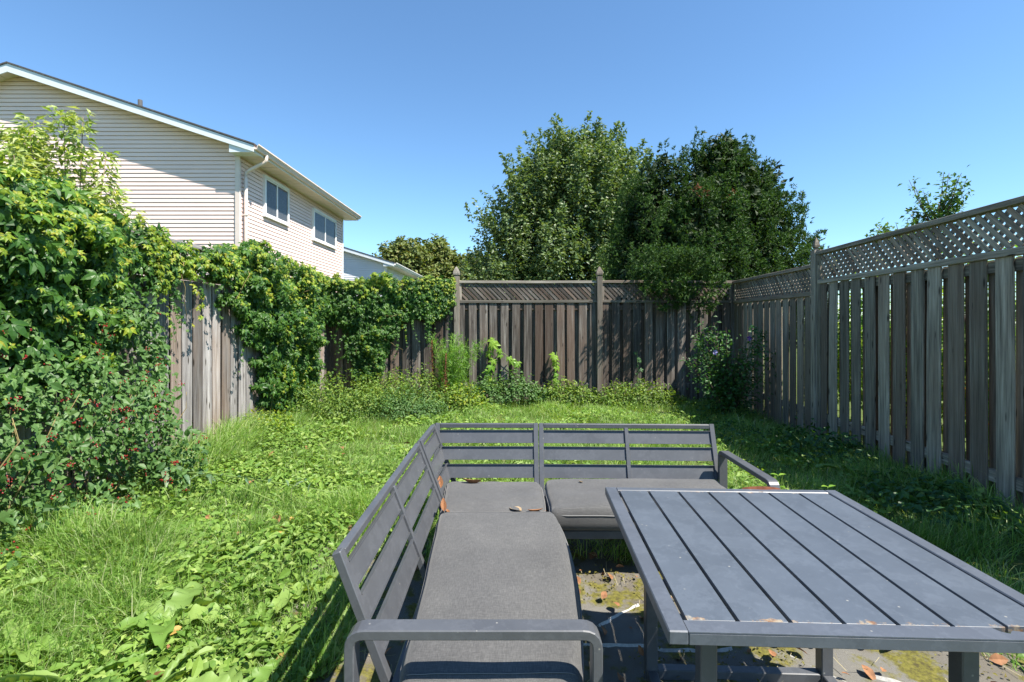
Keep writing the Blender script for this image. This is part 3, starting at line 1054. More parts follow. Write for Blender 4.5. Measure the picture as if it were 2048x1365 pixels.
def creeper(name, label, n_big, n_small, n_young, inside, box, place, outward, big=(.06, .10), young_top=None, singles=0, inner=0, strands=0, strand_box=None):
    root = thing(name, label, 'vine')
    cl = Cloud(); cl2 = Cloud()
    s = lambda n: reject(n, box, inside, lambda u, z: place(u, z, rng.uniform(.45, 1.05, len(u))))
    si = lambda n: reject(n, box, inside, lambda u, z: place(u, z, rng.uniform(.0, .6, len(u))))
    for k in range(3):
        hang(cl, n_big // 3, s, outward, big, T_palms[k], 0)
        if inner:
            hang(cl, inner // 3, si, outward, big, T_palms[k], 0)
    hang(cl, n_small, s, outward, (.035, .06), T_leafs, 0)
    yt = young_top or inside
    sy = lambda n: reject(n, box, yt, lambda u, z: place(u, z, rng.uniform(.8, 1.25, len(u))))
    hang(cl, n_young, sy, outward, (.03, .055), T_palms[1], 1, .5, .7)
    o = cl.build('foliage', [G_creeper, G_young], root, 'stuff')
    # loose shoots that trail out of the mass
    for k in range(strands):
        u, z = 0, 0
        for q in range(60):
            u = rng.uniform(*strand_box[:2]); z = rng.uniform(*strand_box[2:])
            if inside(np.array([u]), np.array([z]))[0] > .1: break
        n_ = int(rng.integers(5, 15)); st = .055
        pu = [u]; pz = [z]; du = rng.normal(0, .3)
        for q in range(n_):
            du = du * .8 + rng.normal(0, .25)
            pu.append(pu[-1] + st * du); pz.append(max(pz[-1] - st, .1))
        pu = np.array(pu); pz = np.array(pz)
        P_ = place(pu, pz, np.full(len(pu), 1.1)) + rng.normal(0, .012, (len(pu), 3))
        nr_ = np.array(outward)[None] + np.array([0, 0, .4])[None] + rnd3(len(pu), .4)
        ax_ = np.array([0, 0, -.7])[None] + rnd3(len(pu), .7)
        cl2.add(T_palms[k % 3], P_, nr_, ax_, np.linspace(.065, .028, len(pu)) * rng.uniform(.8, 1.15), int(rng.uniform() < .28))
    if strands:
        cl2.build('trailing_shoots', [G_creeper, G_young], root, 'stuff')
    # woody runners
    chains = []
    for k in range(9):
        u = rng.uniform(box[0], box[1]); z = rng.uniform(box[2], box[3])
        if inside(np.array([u]), np.array([z]))[0] < .4: continue
        pts = []
        du, dz = rng.uniform(-.12, .12), -rng.uniform(.08, .16)
        for q in range(6):
            pts.append(tuple(place(np.array([u]), np.array([max(z, .05)]), np.array([1.0 + .1 * math.sin(q)]))[0]))
            u += du * .7 + rng.normal(0, .06); z += dz * .8 + rng.normal(0, .05)
        chains.append((pts, [.0032, .003, .0028, .0025, .002, .0015]))
    if chains:
        add_stems(chains, M_vinestem, root)
    # the largest leaves, one object each
    if singles:
        mes = []
        for k in range(4):
            tv, tf = palmate(True, 10 + k)
            me = mesh_np('leaf', tv, tf); me.materials.append(G_creeper_o); mes.append(me)
        P = reject(singles, box, inside, lambda u, z: place(u, z, rng.uniform(.95, 1.15, len(u))))
        out = np.array(outward, float)
        nr = out[None] + np.array([0, 0, .6])[None] + rnd3(singles, .35)
        ax = np.array([0, 0, -.8])[None] + rnd3(singles, .5)
        Fm = frames(nr, ax)
        for k in range(singles):
            o = bpy.data.objects.new('leaf', mes[k % 4]); COL.objects.link(o); o.parent = root
            sc = rng.uniform(.06, .105)
            m = Matrix(Fm[k].tolist()).to_4x4() @ Matrix.Scale(sc, 4)
            m.translation = Vector(P[k]); o.matrix_local = m
    return root

def blob(u, z, cu, cz, ru, rz):
    return 1 - ((u - cu) / ru) ** 2 - ((z - cz) / rz) ** 2

# A: big creeper mass on the near end of the left fence (u = Y)
def topA(y):
    return np.interp(y, [2.2, 3.0, 3.4, 3.8, 4.1, 4.5], [2.34, 2.36, 2.42, 2.30, 2.12, 2.02]) + .05 * vnoise(y, y * 0, 9)
def insideA(y, z):
    lo = np.interp(y, [2.2, 3.0, 3.8, 4.5], [.9, 1.15, 1.25, 1.45])
    r = 4.22 + .09 * vnoise(z, z * 0, 7, 4) + .12 * (z > 1.98) - .20 * (z < 1.9)
    return (z < topA(y)) * sstep(lo - .35, lo, z) * (y < r)
def placeA(y, z, d):
    b = .10 + .22 * sstep(4.4, 3.4, y) * np.clip((z - .6) / .8, 0, 1) * np.clip((2.62 - z) / .5, .1, 1)
    b = b * (1 + .25 * vnoise(y, z, 6, 7))
    return np.stack([-3.33 + .04 + b * d, y, z], -1)
creeper('virginia_creeper', 'large leaved green creeper heaped over the near end of the left fence', 1900, 2600, 560, insideA,
        (2.2, 4.6, .8, 2.6), placeA, (.85, -.25, 0), (.045, .08), lambda y, z: insideA(y, z) * (sstep(1.75, 2.2, z) + .12), singles=230, inner=1200, strands=34, strand_box=(3.6, 4.4, 1.3, 2.3))
# back side / top spill of mass A
# B: strip over the cap and the middle mass
def insideS(y, z):
    top = 2.19 + .07 * vnoise(y, y * 0, 8, 3)
    lo = 1.84 + .10 * vnoise(y, y * 0, 5, 8)
    dens = .55 + .4 * vnoise(y, z, 5, 12)
    return (z < top) * (z > lo) * np.clip(dens, .12, 1) * (y > 4.15) * (y < 5.5) * ((vnoise(y, z, 9, 31) > -.5) | (z > 2.1))
def placeS(y, z, d):
    return np.stack([-3.30 + .02 + .17 * d, y, z], -1)
creeper('virginia_creeper', 'thin creeper strand running along the left fence top above bare boards', 360, 260, 260, insideS,
        (4.2, 5.5, 1.7, 2.4), placeS, (.85, -.25, 0), (.05, .085), inner=60, strands=18, strand_box=(4.25, 5.5, 1.85, 2.2))
def insideB(y, z):
    top = np.interp(y, [4.9, 5.3, 6.1, 6.6, 7.3, 8.0, 8.8], [2.08, 2.22, 2.40, 2.38, 2.22, 2.24, 2.20]) + .05 * vnoise(y, y * 0, 7, 2)
    left = np.interp(z, [0, .6, 1.2, 1.5, 1.9, 2.2], [6.45, 6.3, 6.15, 5.85, 5.4, 5.1]) + .16 * vnoise(z, z * 0, 8, 9)
    right = np.interp(z, [0, .5, 1.3, 1.7, 2.3], [8.0, 8.2, 8.2, 8.8, 8.85])
    return (z < top) * (y > left) * (y < right) * 1.0
def placeB(y, z, d):
    b = .10 + .15 * np.clip(blob(y, z, 6.9, 1.6, 1.6, 1.5), 0, 1)
    b = b * (1 + .45 * vnoise(y, z, 5, 17))
    return np.stack([-3.26 + b * d, y, z], -1)
creeper('virginia_creeper', 'dense dark creeper column covering the left fence down to the ground', 3000, 2800, 600, insideB,
        (4.8, 8.9, .05, 2.5), placeB, (.85, -.35, 0), (.05, .085), lambda y, z: insideB(y, z) * sstep(1.5, 2.1, z) * .9, inner=2600, strands=70, strand_box=(5.0, 8.8, .6, 2.3))
# C: on the back fence (u = X)
def insideC(x, z):
    lo = np.interp(x, [-3.3, -2.95, -2.85, -2.6, -2.3, -2.15, -2.0, -1.7, -1.3, -1.05], [1.45, 1.4, .75, .40, .45, .9, 1.35, 1.55, 1.42, 1.7]) + .06 * vnoise(x, x * 0, 9, 6)
    top = 2.20 + .05 * vnoise(x, x * 0, 7, 2)
    return (z < top) * (z > lo) * (x < -1.0)
def placeC(x, z, d):
    b = .10 + .17 * sstep(-1.0, -2.6, x) * (1 + .3 * vnoise(x, z, 6, 22))
    return np.stack([x, 8.82 - b * d, z], -1)
creeper('virginia_creeper', 'creeper trailing over the lattice of the back fence left of the first pointed post', 2000, 1500, 380, insideC,
        (-3.3, -1.0, .3, 2.35), placeC, (.25, -.9, 0), (.05, .08), lambda x, z: insideC(x, z) * (sstep(1.9, 2.15, z) + .6 * sstep(-1.6, -1.1, x)), inner=1100, strands=46, strand_box=(-3.1, -1.05, .8, 2.1))

# climbing sprigs on the back fence
def sprig(label, pts, n, size=.075, mat=None, spread=.05):
    root = thing('climbing_vine', label, 'vine', pts[0])
    o0 = Vector(pts[0])
    pts = [tuple(Vector(p) - o0) for p in pts]
    tubes_obj('stem', [(pts, .004)], M_greenstem, root, 5)
    tv, tf = palmate(True, 5)
    me = mesh_np('leaf', tv, tf); me.materials.append(mat or G_young_o)
    for k in range(n):
        t = (k + .5) / n * (len(pts) - 1); i = int(t); f = t - i
        p = Vector(pts[i]).lerp(Vector(pts[i + 1]), f) + Vector((R.uniform(-spread, spread), -R.uniform(.02, .07), R.uniform(-.02, .02)))
        o = bpy.data.objects.new('leaf', me); COL.objects.link(o); o.parent = root
        fm = frames(np.array([[R.uniform(-.4, .6), -.9, .6]]), np.array([[R.uniform(-1, 1), -.3, -.6]]))[0]
        m = Matrix(fm.tolist()).to_4x4() @ Matrix.Scale(size * R.uniform(.7, 1.2), 4); m.translation = p; o.matrix_local = m
    return root
G_young_o = leaf_mat('young_creeper_leaf_single', [(.14, .30, .03), (.20, .36, .04), (.27, .42, .05)], .42, .42, per_object=True)
sprig('bright green creeper sprig climbing the back fence boards behind the corner seat', [(-.38, 8.80, .25), (-.36, 8.80, .6), (-.33, 8.80, .95), (-.30, 8.8, 1.15)], 9, .13)
sprig('short side shoot of creeper reaching right across the back fence boards', [(-.30, 8.80, .95), (-.15, 8.8, .88), (.02, 8.8, .74), (.18, 8.8, .70)], 7, .09)
sprig('slim creeper shoot on the back fence left of the second pointed post', [(.74, 8.80, .15), (.75, 8.80, .45), (.77, 8.80, .72), (.79, 8.8, .9)], 8, .095)
sprig('small dark climbing shoot on the shaded back fence boards right of the second post', [(2.2, 8.80, .2), (2.22, 8.80, .6), (2.2, 8.80, .92)], 9, .06, leaf_mat('dim_leaf', [(.05, .13, .04), (.08, .17, .06)], .3, .5, per_object=True))

# nightshade with red berries in front of the creeper
def nightshade():
    root = thing('nightshade_bush', 'sprawling small leaved bush full of red berries against the left fence', 'bush')
    cl = Cloud()
    def inside(y, z):
        hi = np.interp(y, [2.2, 3.0, 3.9, 4.4, 4.62], [1.30, 1.42, 1.50, 1.45, 1.15]) + .06 * vnoise(y, y * 0, 8, 5)
        r = 4.42 + .10 * vnoise(z, z * 0, 9, 3) - .10 * (z < .35)
        return (z < hi) * (y < r) * np.clip(.75 + .35 * vnoise(y, z, 5, 30), .2, 1)
    def place(y, z, d):
        b = (.20 + .34 * sstep(1.5, .3, z)) * (1 + .25 * vnoise(y, z, 5, 27)) * sstep(4.75, 4.1, y) + .05
        return np.stack([-3.27 + b * d, y, z + .10], -1)
    box = (2.2, 4.7, 0.0, 1.6)
    s = lambda n: reject(n, box, inside, lambda u, z: place(u, z, rng.uniform(.3, 1.05, len(u))))
    hang(cl, 6800, s, (.7, -.4, 0), (.028, .062), T_leafs, 0, .5, .7, .55)
    hang(cl, 700, s, (.7, -.4, 0), (.055, .085), T_leaf, 0, .5, .7, .5)
    cl.build('foliage', [G_night], root, 'stuff')
    # berries in hanging bunches
    bm = bmesh.new(); bmesh.ops.create_icosphere(bm, subdivisions=1, radius=1)
    bv = np.array([v.co[:] for v in bm.verts]); bf = np.array([[v.index for v in f.verts] for f in bm.faces]); bm.free()
    n = 115
    C = reject(n, (2.6, 4.25, .05, 1.45), inside, lambda u, z: place(u, z, rng.uniform(.90, 1.04, len(u))))
    P = []
    for c in C:
        m = rng.integers(4, 11)
        P.append(c[None] + rng.normal(0, .013, (m, 3)) * np.array([1, 1.2, .8]))
    P = np.concatenate(P)
    cb = Cloud()
    cb.add((bv, bf), P, rnd3(len(P)), rnd3(len(P)), rng.uniform(.0038, .0062, len(P)))
    cb.build('berries', [M_berry], root, 'stuff')
    ch = []
    for k in range(26):
        y = rng.uniform(2.6, 4.5); x = -3.2 + rng.uniform(.0, .3)
        pts = [(x, y, .05)]
        for q in range(5):
            pts.append((pts[-1][0] + rng.normal(.02, .04), pts[-1][1] + rng.normal(0, .07), pts[-1][2] + rng.uniform(.12, .22)))
        ch.append((pts, [.006, .005, .005, .004, .003, .002]))
    add_stems(ch, M_vinestem, root)
nightshade()

# ------------------------------------------------------------------ bushes at the foot of the fences
def bush(name, label, cat, cx, cy, rx, ry, h, n, size, mats, z0=None, tmpl=None, upright=.6, stems=10, weights=None, stemmat=None):
    z0 = float(gz(cx, cy)) if z0 is None else z0
    root = thing(name, label, cat, (cx, cy, z0))
    cl = Cloud()
    for mi in range(len(mats)):
        k = int(n * (weights[mi] if weights else 1 / len(mats)))
        a = rng.uniform(0, 2 * np.pi, k); r = np.sqrt(rng.uniform(0, 1, k)); 
        x = np.cos(a) * r * rx; y = np.sin(a) * r * ry
        hh = h * np.sqrt(np.clip(1 - r ** 2 * .85, .05, 1)) * (1 + .34 * vnoise(x + cx, y + cy, 6 / max(rx, .3), 3).clip(-1, .7) + .18 * vnoise(x + cx, y + cy, 30, 13).clip(-1, .7))
        z = hh * rng.uniform(.15, 1, k) ** .55
        P = np.stack([x, y, z], -1)
        nr = np.stack([x / rx * .6, y / ry * .6, np.full(k, 1.0)], -1) + rnd3(k, .5)
        ax = np.stack([x / rx, y / ry, np.full(k, upright * .5)], -1) + rnd3(k, .6)
        cl.add(tmpl or T_leafs, P, nr, ax, rng.uniform(size[0], size[1], k), mi)
    cl.build('foliage', mats, root, 'stuff')
    ch = []
    for k in range(stems):
        a = rng.uniform(0, 6.28); r = rng.uniform(.2, .9)
        x1, y1 = math.cos(a) * r * rx, math.sin(a) * r * ry
        ch.append(([(x1 * .3, y1 * .3, -.02), (x1 * .6, y1 * .6, h * .45), (x1, y1, h * .8)], [.006, .005, .003]))
    add_stems(ch, stemmat or M_greenstem, root)
    return root

bush('bush', 'low leafy bush under the dense creeper column at the left fence', 'bush', -2.55, 7.35, .75, .6, .60, 3600, (.03, .055), [G_bush])
bush('bush', 'broad light green bush at the foot of the back fence below the trailing creeper', 'bush', -1.7, 8.0, .9, .55, .62, 5200, (.03, .055), [G_bush])
bush('bush', 'dark leafy clump in front of the broad bush, left of the feathery weed', 'bush', -1.55, 7.35, .6, .42, .40, 2600, (.028, .05), [G_night])
bush('weed_patch', 'yellowing weeds at the base of the feathery weed', 'weeds', -.85, 8.0, .45, .35, .40, 1500, (.035, .06), [G_bush, G_young], weights=[.6, .4])
bush('weed_patch', 'leafy weeds at the foot of the back fence under the climbing sprig', 'weeds', -.1, 8.45, .7, .32, .50, 2500, (.04, .07), [G_night])
bush('weed_patch', 'leafy weeds at the foot of the back fence before the second pointed post', 'weeds', .9, 8.5, .6, .28, .40, 1900, (.04, .065), [G_bush])
bush('weed_patch', 'leafy weeds at the back fence right of the second pointed post', 'weeds', 2.1, 8.45, .8, .33, .38, 2400, (.035, .06), [G_bush])
bush('weed_patch', 'bright weeds where the left fence boards end beside the creeper column', 'weeds', -2.95, 5.95, .3, .45, .26, 900, (.03, .055), [G_young, G_bush], weights=[.4, .6])
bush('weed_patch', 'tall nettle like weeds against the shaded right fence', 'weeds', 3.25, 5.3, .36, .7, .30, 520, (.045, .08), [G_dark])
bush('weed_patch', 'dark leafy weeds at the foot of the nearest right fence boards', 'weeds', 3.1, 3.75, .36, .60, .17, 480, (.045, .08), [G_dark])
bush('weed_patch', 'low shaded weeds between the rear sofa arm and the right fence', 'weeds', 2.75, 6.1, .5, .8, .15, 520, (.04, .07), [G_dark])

def feather_weed():
    root = thing('feathery_weed', 'tall feathery light green weed standing before the first pointed post', 'weed', (-1.02, 8.25, 0))
    ch = []; P = []; A = []
    for k in range(44):
        a = rng.uniform(0, 6.28); sp = rng.uniform(.05, .56)
        H = rng.uniform(.6, 1.22)
        pts = [(math.cos(a) * sp * t ** 1.2, math.sin(a) * sp * .6 * t ** 1.2, H * t) for t in (0, .3, .55, .8, 1)]
        ch.append((pts, [.005, .004, .003, .0025, .0015]))
        for q in range(110):
            t = rng.uniform(.2, 1); i = min(int(t * 4), 3)
            p = Vector(pts[i]).lerp(Vector(pts[i + 1]), t * 4 - i)
            w = .13 * (1.1 - t)
            P.append((p.x + rng.normal(0, w), p.y + rng.normal(0, w), p.z + rng.normal(0, .03)))
    P = np.array(P)
    add_stems(ch, M_greenstem, root, 4)
    cl = Cloud()
    V = np.array([(-.5, 0, 0), (.5, 0, 0), (0, 1, .1)]) * np.array([.12, 1, 1])
    thin = (np.array([(-.05, 0, 0), (.05, 0, 0), (0, 1, 0), (0, .3, 0), (.02, .42, 0), (.4, .8, .1), (0, .4, 0), (.02, .5, 0), (-.4, .9, -.1)]), np.array([(0, 1, 2), (3, 4, 5), (6, 7, 8)]))
    cl.add(thin, P, rnd3(len(P)), np.array([0, 0, .8])[None] + rnd3(len(P), .6), rng.uniform(.05, .10, len(P)))
    cl.build('foliage', [G_dill], root, 'stuff')
feather_weed()

def dock_stalk(label, loc, H, lean):
    root = thing('dock_stalk', label, 'weed', loc)
    pts = [(lean * t, 0, H * t) for t in (0, .25, .5, .75, 1)]
    tubes_obj('stem', [(pts, .007)], plain('red_stem', (.17, .07, .03), .8), root, 5)
    n = 420
    t = rng.uniform(.35, 1, n)
    w = .035 * (1.25 - t)
    P = np.stack([lean * t + rng.normal(0, w), rng.normal(0, w), H * t], -1)
    cl = Cloud(); cl.add(T_leafs, P, rnd3(n), rnd3(n), rng.uniform(.012, .024, n))
    cl.build('seed_head', [M_seed], root, 'stuff')
dock_stalk('tall dark red dock seed stalk left of the feathery weed', (-1.28, 8.15, 0), 1.12, -.03)
dock_stalk('shorter dark red dock seed stalk in front of the feathery weed', (-1.08, 7.95, 0), .92, .03)

def shrub_hibiscus():
    root = thing('flowering_shrub', 'tall dark shrub with sunlit top twigs and lilac flowers in the right corner', 'shrub', (3.18, 7.3, -.03))
    cl = Cloud(); ch = []; tips = []
    for k in range(30):
        a = rng.uniform(0, 6.28); r = rng.uniform(.1, .82); H = rng.uniform(.6, 1.4)
        if k < 4:
            a = math.pi + rng.uniform(-.5, .4); r = [.50, .40, .24, .33][k]; H = [1.22, 1.42, 1.45, 1.30][k]
        pts = [(math.cos(a) * r * t, math.sin(a) * r * .8 * t, H * t) for t in (0, .3, .6, .85, 1)]
        ch.append((pts, [.009, .007, .005, .004, .002]))
        tips.append(pts[-1])
        n = 130
        t = rng.uniform(.12, 1, n)
        w = .13 * (1.3 - t)
        P = np.array([pts[0]]) * (1 - t[:, None]) + np.array([pts[-1]]) * t[:, None] + rng.normal(0, 1, (n, 3)) * w[:, None]
        cl.add(T_leafs, P, np.array([0, 0, .8])[None] + rnd3(n, .5), np.array([math.cos(a), math.sin(a), .2])[None] + rnd3(n, .6), rng.uniform(.04, .07, n))
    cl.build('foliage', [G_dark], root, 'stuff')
    add_stems(ch, M_bark, root)
    for p, m in (((-.28, -.15, 1.02), M_lilac), ((.18, -.2, 1.22), M_purple)):
        V, F = [(0, 0, 0)], []
        for k in range(5):
            a = k * 1.2566
            for da, rr in ((-.5, .032), (0, .04), (.5, .032)):
                V.append((math.cos(a + da) * rr, .006 * math.sin(3 * da), math.sin(a + da) * rr - 0))
            b = 1 + 3 * k
            F += [(0, b, b + 1), (0, b + 1, b + 2)]
        V = [(x, y - .012 * (abs(x) + abs(z)) / .04, z) for x, y, z in V]
        f = tri_poly('flower', V, F, m, root); f.location = p
shrub_hibiscus()

# ------------------------------------------------------------------ trees
def limbs(base, top, crown_r, n, r0, seed):
    r = random.Random(seed)
    chains = []
    base, top = Vector(base), Vector(top)
    tr = [base.lerp(top, t) + Vector((r.uniform(-.08, .08), r.uniform(-.08, .08), 0)) * (1 if 0 < t < 1 else 0) for t in (0, .2, .45, .7, 1)]
    chains.append((tr, [r0, r0 * .85, r0 * .6, r0 * .35, r0 * .1]))
    br = []
    for k in range(n):
        t = r.uniform(.25, .92)
        p = base.lerp(top, t)
        a = r.uniform(0, 6.28)
        L = crown_r * r.uniform(.55, .95) * (1.15 - .6 * t)
        d = Vector((math.cos(a), math.sin(a), r.uniform(.45, 1.1))).normalized()
        br.append(([p, p + d * L * .5 + Vector((0, 0, .05 * L)), p + d * L], [r0 * .32 * (1.1 - t), r0 * .2 * (1.1 - t), r0 * .05]))
    return chains, br

def crown_points(n, prof, lobes, depth=.35):
    """points near the surface of a body of revolution given by prof [(z,r)], with lobed outline"""
    zs = np.array([p[0] for p in prof]); rs = np.array([p[1] for p in prof])
    # sample z by area
    zz = np.linspace(zs[0], zs[-1], 400); rr = np.interp(zz, zs, rs) + .15
    cdf = np.cumsum(rr); cdf /= cdf[-1]
    z = np.interp(rng.uniform(0, 1, n), cdf, zz)
    a = rng.uniform(0, 2 * np.pi, n)
    r = np.interp(z, zs, rs)
    r = r * (1 + lobes * vnoise(a * 1.0 + np.cos(a) * 2, z * 1.1, 1.6, 5))
    d = 1 - depth * rng.uniform(0, 1, n) ** 1.4
    x, y = np.cos(a) * r * d, np.sin(a) * r * d
    return np.stack([x, y, z], -1), a

def plumes(cl, C, a, tmpl, per, L, spread, size, up, outw, mi=0, rn=.5, upn=.5):
    """each centre gets a pointed bunch of leaves along an outward and upward axis"""
    n = len(C)
    ax = np.stack([np.cos(a) * outw, np.sin(a) * outw, np.full(n, up)], -1) + rnd3(n, .22)
    ax /= np.linalg.norm(ax, axis=1, keepdims=True)
    Ls = rng.uniform(L[0], L[1], n)
    t = rng.uniform(0, 1, (n, per))
    off = rng.normal(0, 1, (n, per, 3)) * (spread * (1.08 - t))[:, :, None]
    P = C[:, None, :] + ax[:, None, :] * (t * Ls[:, None])[:, :, None] + off
    P = P.reshape(-1, 3); m = len(P)
    A = np.repeat(ax, per, 0)
    offd = off.reshape(-1, 3); offd = offd / (np.linalg.norm(offd, axis=1, keepdims=True) + 1e-6)
    nr = offd * .5 + np.array([0, 0, upn])[None] + A * .3 + rnd3(m, rn)
    axis = A + offd * .8 + rnd3(m, .35)
    cl.add(tmpl, P, nr, axis, rng.uniform(size[0], size[1], m), mi)

def maple():
    loc = (2.75, 20.5, 0)
    root = thing('maple_tree', 'tall broad deciduous tree with silvery green leaves behind the back fence', 'tree', loc)
    cl = Cloud()
    prof = [(1.4, 3.7), (2.4, 4.3), (3.7, 4.05), (5.0, 3.55), (6.3, 2.9), (7.4, 2.1), (8.2, 1.2), (8.6, .35)]
    C, a = crown_points(1600, prof, .13, .42)
    plumes(cl, C, a, T_leafs, 58, (.6, 1.45), .15, (.11, .18), 1.5, .75)
    C, a = crown_points(560, [(z, r * .66) for z, r in prof], .10, .6)
    plumes(cl, C, a, T_leafs, 24, (.5, .9), .28, (.22, .32), 1.0, .7)
    cl.build('crown', [G_maple], root)
    tr, br = limbs((0, 0, -.2), (.1, 0, 7.8), 3.3, 26, .24, 4)
    tubes_obj('trunk', tr, M_bark, root, 10)
    for b in br:
        tubes_obj('limb', [b], M_bark, root, 6)
maple()

def yew():
    loc = (4.05, 10.95, 0)
    root = thing('evergreen_tree', 'dark green evergreen tree with upright sprays leaning over the back fence', 'tree', loc)
    cl = Cloud()
    # several leaders, each a lobe of its own: (dx, dy, base z, profile)
    lobes_ = [(.50, .1, [(1.0, 1.2), (2.0, 1.55), (3.2, 1.65), (4.2, 1.35), (5.0, .8), (5.5, .25)], 620),
              (-.90, -.1, [(1.0, .9), (2.0, 1.15), (3.0, 1.15), (4.0, .85), (4.7, .4), (5.0, .12)], 380),
              (1.35, .0, [(.9, 1.0), (2.0, 1.12), (3.0, 1.02), (3.8, .8), (4.5, .45), (4.9, .12)], 330),
              (-.2, -.75, [(1.2, .8), (2.0, 1.0), (2.9, 1.0), (3.7, .75), (4.3, .3)], 300),
              (.75, .35, [(3.6, .9), (4.6, .7), (5.25, .35), (5.6, .1)], 130),
              (-1.1, .3, [(.9, .8), (1.9, .95), (2.9, .85), (3.6, .5), (4.0, .2)], 200)]
    for dx, dy, prof, n in lobes_:
        prof = [(z_ * .94, r_) for z_, r_ in prof]
        C, a = crown_points(int(n * 1.15), prof, .17, .4)
        C = C + np.array([dx, dy, 0])
        plumes(cl, C, a, T_tuft, 25, (.18, .38), .085, (.06, .115), 1.6, .5, 0, .6, .3)
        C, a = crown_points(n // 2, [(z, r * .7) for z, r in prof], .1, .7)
        plumes(cl, C + np.array([dx, dy, 0]), a, T_leafs, 26, (.2, .4), .16, (.10, .16), 1.0, .5, 2, .6, .3)  # inner layer, crown shade put into the leaf colour
    # tall leading shoots
    n = 62
    a = rng.uniform(0, 6.28, n); r = rng.uniform(0, 1.0, n) ** .8
    x = np.cos(a) * r * 1.35 + .2; y = np.sin(a) * r * .7
    zt = np.interp(np.abs(x - .35), [0, .8, 1.4, 2.0], [4.95, 4.7, 4.3, 3.5]) + rng.normal(0, .12, n)
    C = np.stack([x, y, zt], -1)
    plumes(cl, C, a, T_tuft, 30, (.25, .62), .045, (.055, .10), 1.8, .12, 0, .6, .2)
    # skirt that hangs over the fence top
    n = 190
    C = np.stack([rng.uniform(-1.75, -.45, n), rng.uniform(-2.45, -1.2, n), rng.uniform(1.78, 2.75, n)], -1)
    C[:, 2] -= .12 * (np.abs(C[:, 0] + 1.1) < .35)
    a = np.full(n, -1.57) + rng.normal(0, .6, n)
    plumes(cl, C, a, T_tuft, 30, (.2, .36), .08, (.06, .11), .25, .9, 0, .6, .5)
    # side branch to the right
    n = 18; t = rng.uniform(0, 1, n)
    C = np.stack([1.9 + t * .55, -.2 + t * 0, 1.9 + t * .7], -1) + rnd3(n, .06)
    plumes(cl, C, np.zeros(n), T_tuft, 24, (.2, .35), .05, (.05, .09), 1.1, .8, 0, .6, .4)
    # a few browned tufts
    for p in ((-.45, -1.3, 3.95), (-.65, -1.15, 3.2), (.35, -1.0, 3.9)):
        n = 2
        C = np.array(p)[None] + rnd3(n, .05)
        plumes(cl, C, np.full(n, -1.57), T_tuft, 8, (.1, .2), .05, (.07, .11), .5, .8, 1)
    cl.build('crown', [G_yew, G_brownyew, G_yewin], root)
    tubes_obj('trunk', [([(0, 0, -.1), (.05, 0, 1.2), (.2, 0, 2.6), (.35, 0, 4.4)], [.12, .10, .07, .02])], M_bark, root, 8)
    for e in ((-.9, -.1, 3.9), (1.15, 0, 3.8), (-.2, -.75, 3.5), (-1.1, .3, 3.0), (.75, .35, 4.9), (-1.0, -1.7, 2.4)):
        tubes_obj('limb', [([(0, 0, .6), (e[0] * .55, e[1] * .55, e[2] * .5), e], [.06, .045, .015])], M_bark, root, 6)
yew()

def far_tree(label, x, y, r, top, n, mats, seed, name='tree', conifer=False):
    root = thing(name, label, 'tree', (x, y, 0), 0, 'trees far beyond the back fence')
    cl = Cloud()
    if conifer:
        k = 260
        z = rng.uniform(2, top, k); rad = r * (top - z) / (top - 2) + .05
        a = rng.uniform(0, 6.28, k)
        C = np.stack([np.cos(a) * rad * .3, np.sin(a) * rad * .3, z], -1)
        ax = np.stack([np.cos(a), np.sin(a), np.full(k, .15)], -1)
        for q in range(5):
            P = C + ax * (rad * (q + 1) / 6)[:, None]
            cl.add(T_spray, P, np.array([0, 0, 1.])[None] + rnd3(k, .4), ax + rnd3(k, .4), rng.uniform(.25, .42, k))
    else:
        prof = [(1.0, r * .8), (top * .35, r), (top * .62, r * .9), (top * .82, r * .62), (top * .95, r * .25), (top, .1)]
        C, a = crown_points(n, prof, .14, .5)
        plumes(cl, C, a, T_leafs, 42, (.5, 1.0), .28, (.20, .33), 1.0, .7)
        C, a = crown_points(n // 2, [(z, rr * .7) for z, rr in prof], .1, .7)
        plumes(cl, C, a, T_leafs, 20, (.5, 1.0), .35, (.35, .5), 1.0, .7)
    cl.build('crown', mats, root)
    tr, br = limbs((0, 0, -.2), (0, 0, top * .85), r, 5, .2, seed)
    tubes_obj('trunk', tr, M_bark, root, 6); add_stems(br, M_bark, root, 6, 'limb')
far_tree('rounded olive green tree right behind the white house roof', -7.6, 36, 2.9, 6.9, 420, [G_far], 1)
far_tree('second rounded olive tree between the white house and the small conifer', -5.6, 37, 2.4, 6.9, 380, [G_far], 2)
far_tree('lower brownish green tree right of the small conifer', -2.9, 36, 1.9, 5.9, 300, [G_far], 3)
far_tree('low olive tree just left of the broad silvery tree', -1.3, 34, 1.7, 5.2, 260, [G_far], 4)
far_tree('small pointed conifer rising between the olive trees', -5.6, 40, 1.3, 8.1, 0, [G_maple], 5, 'conifer_tree', True)

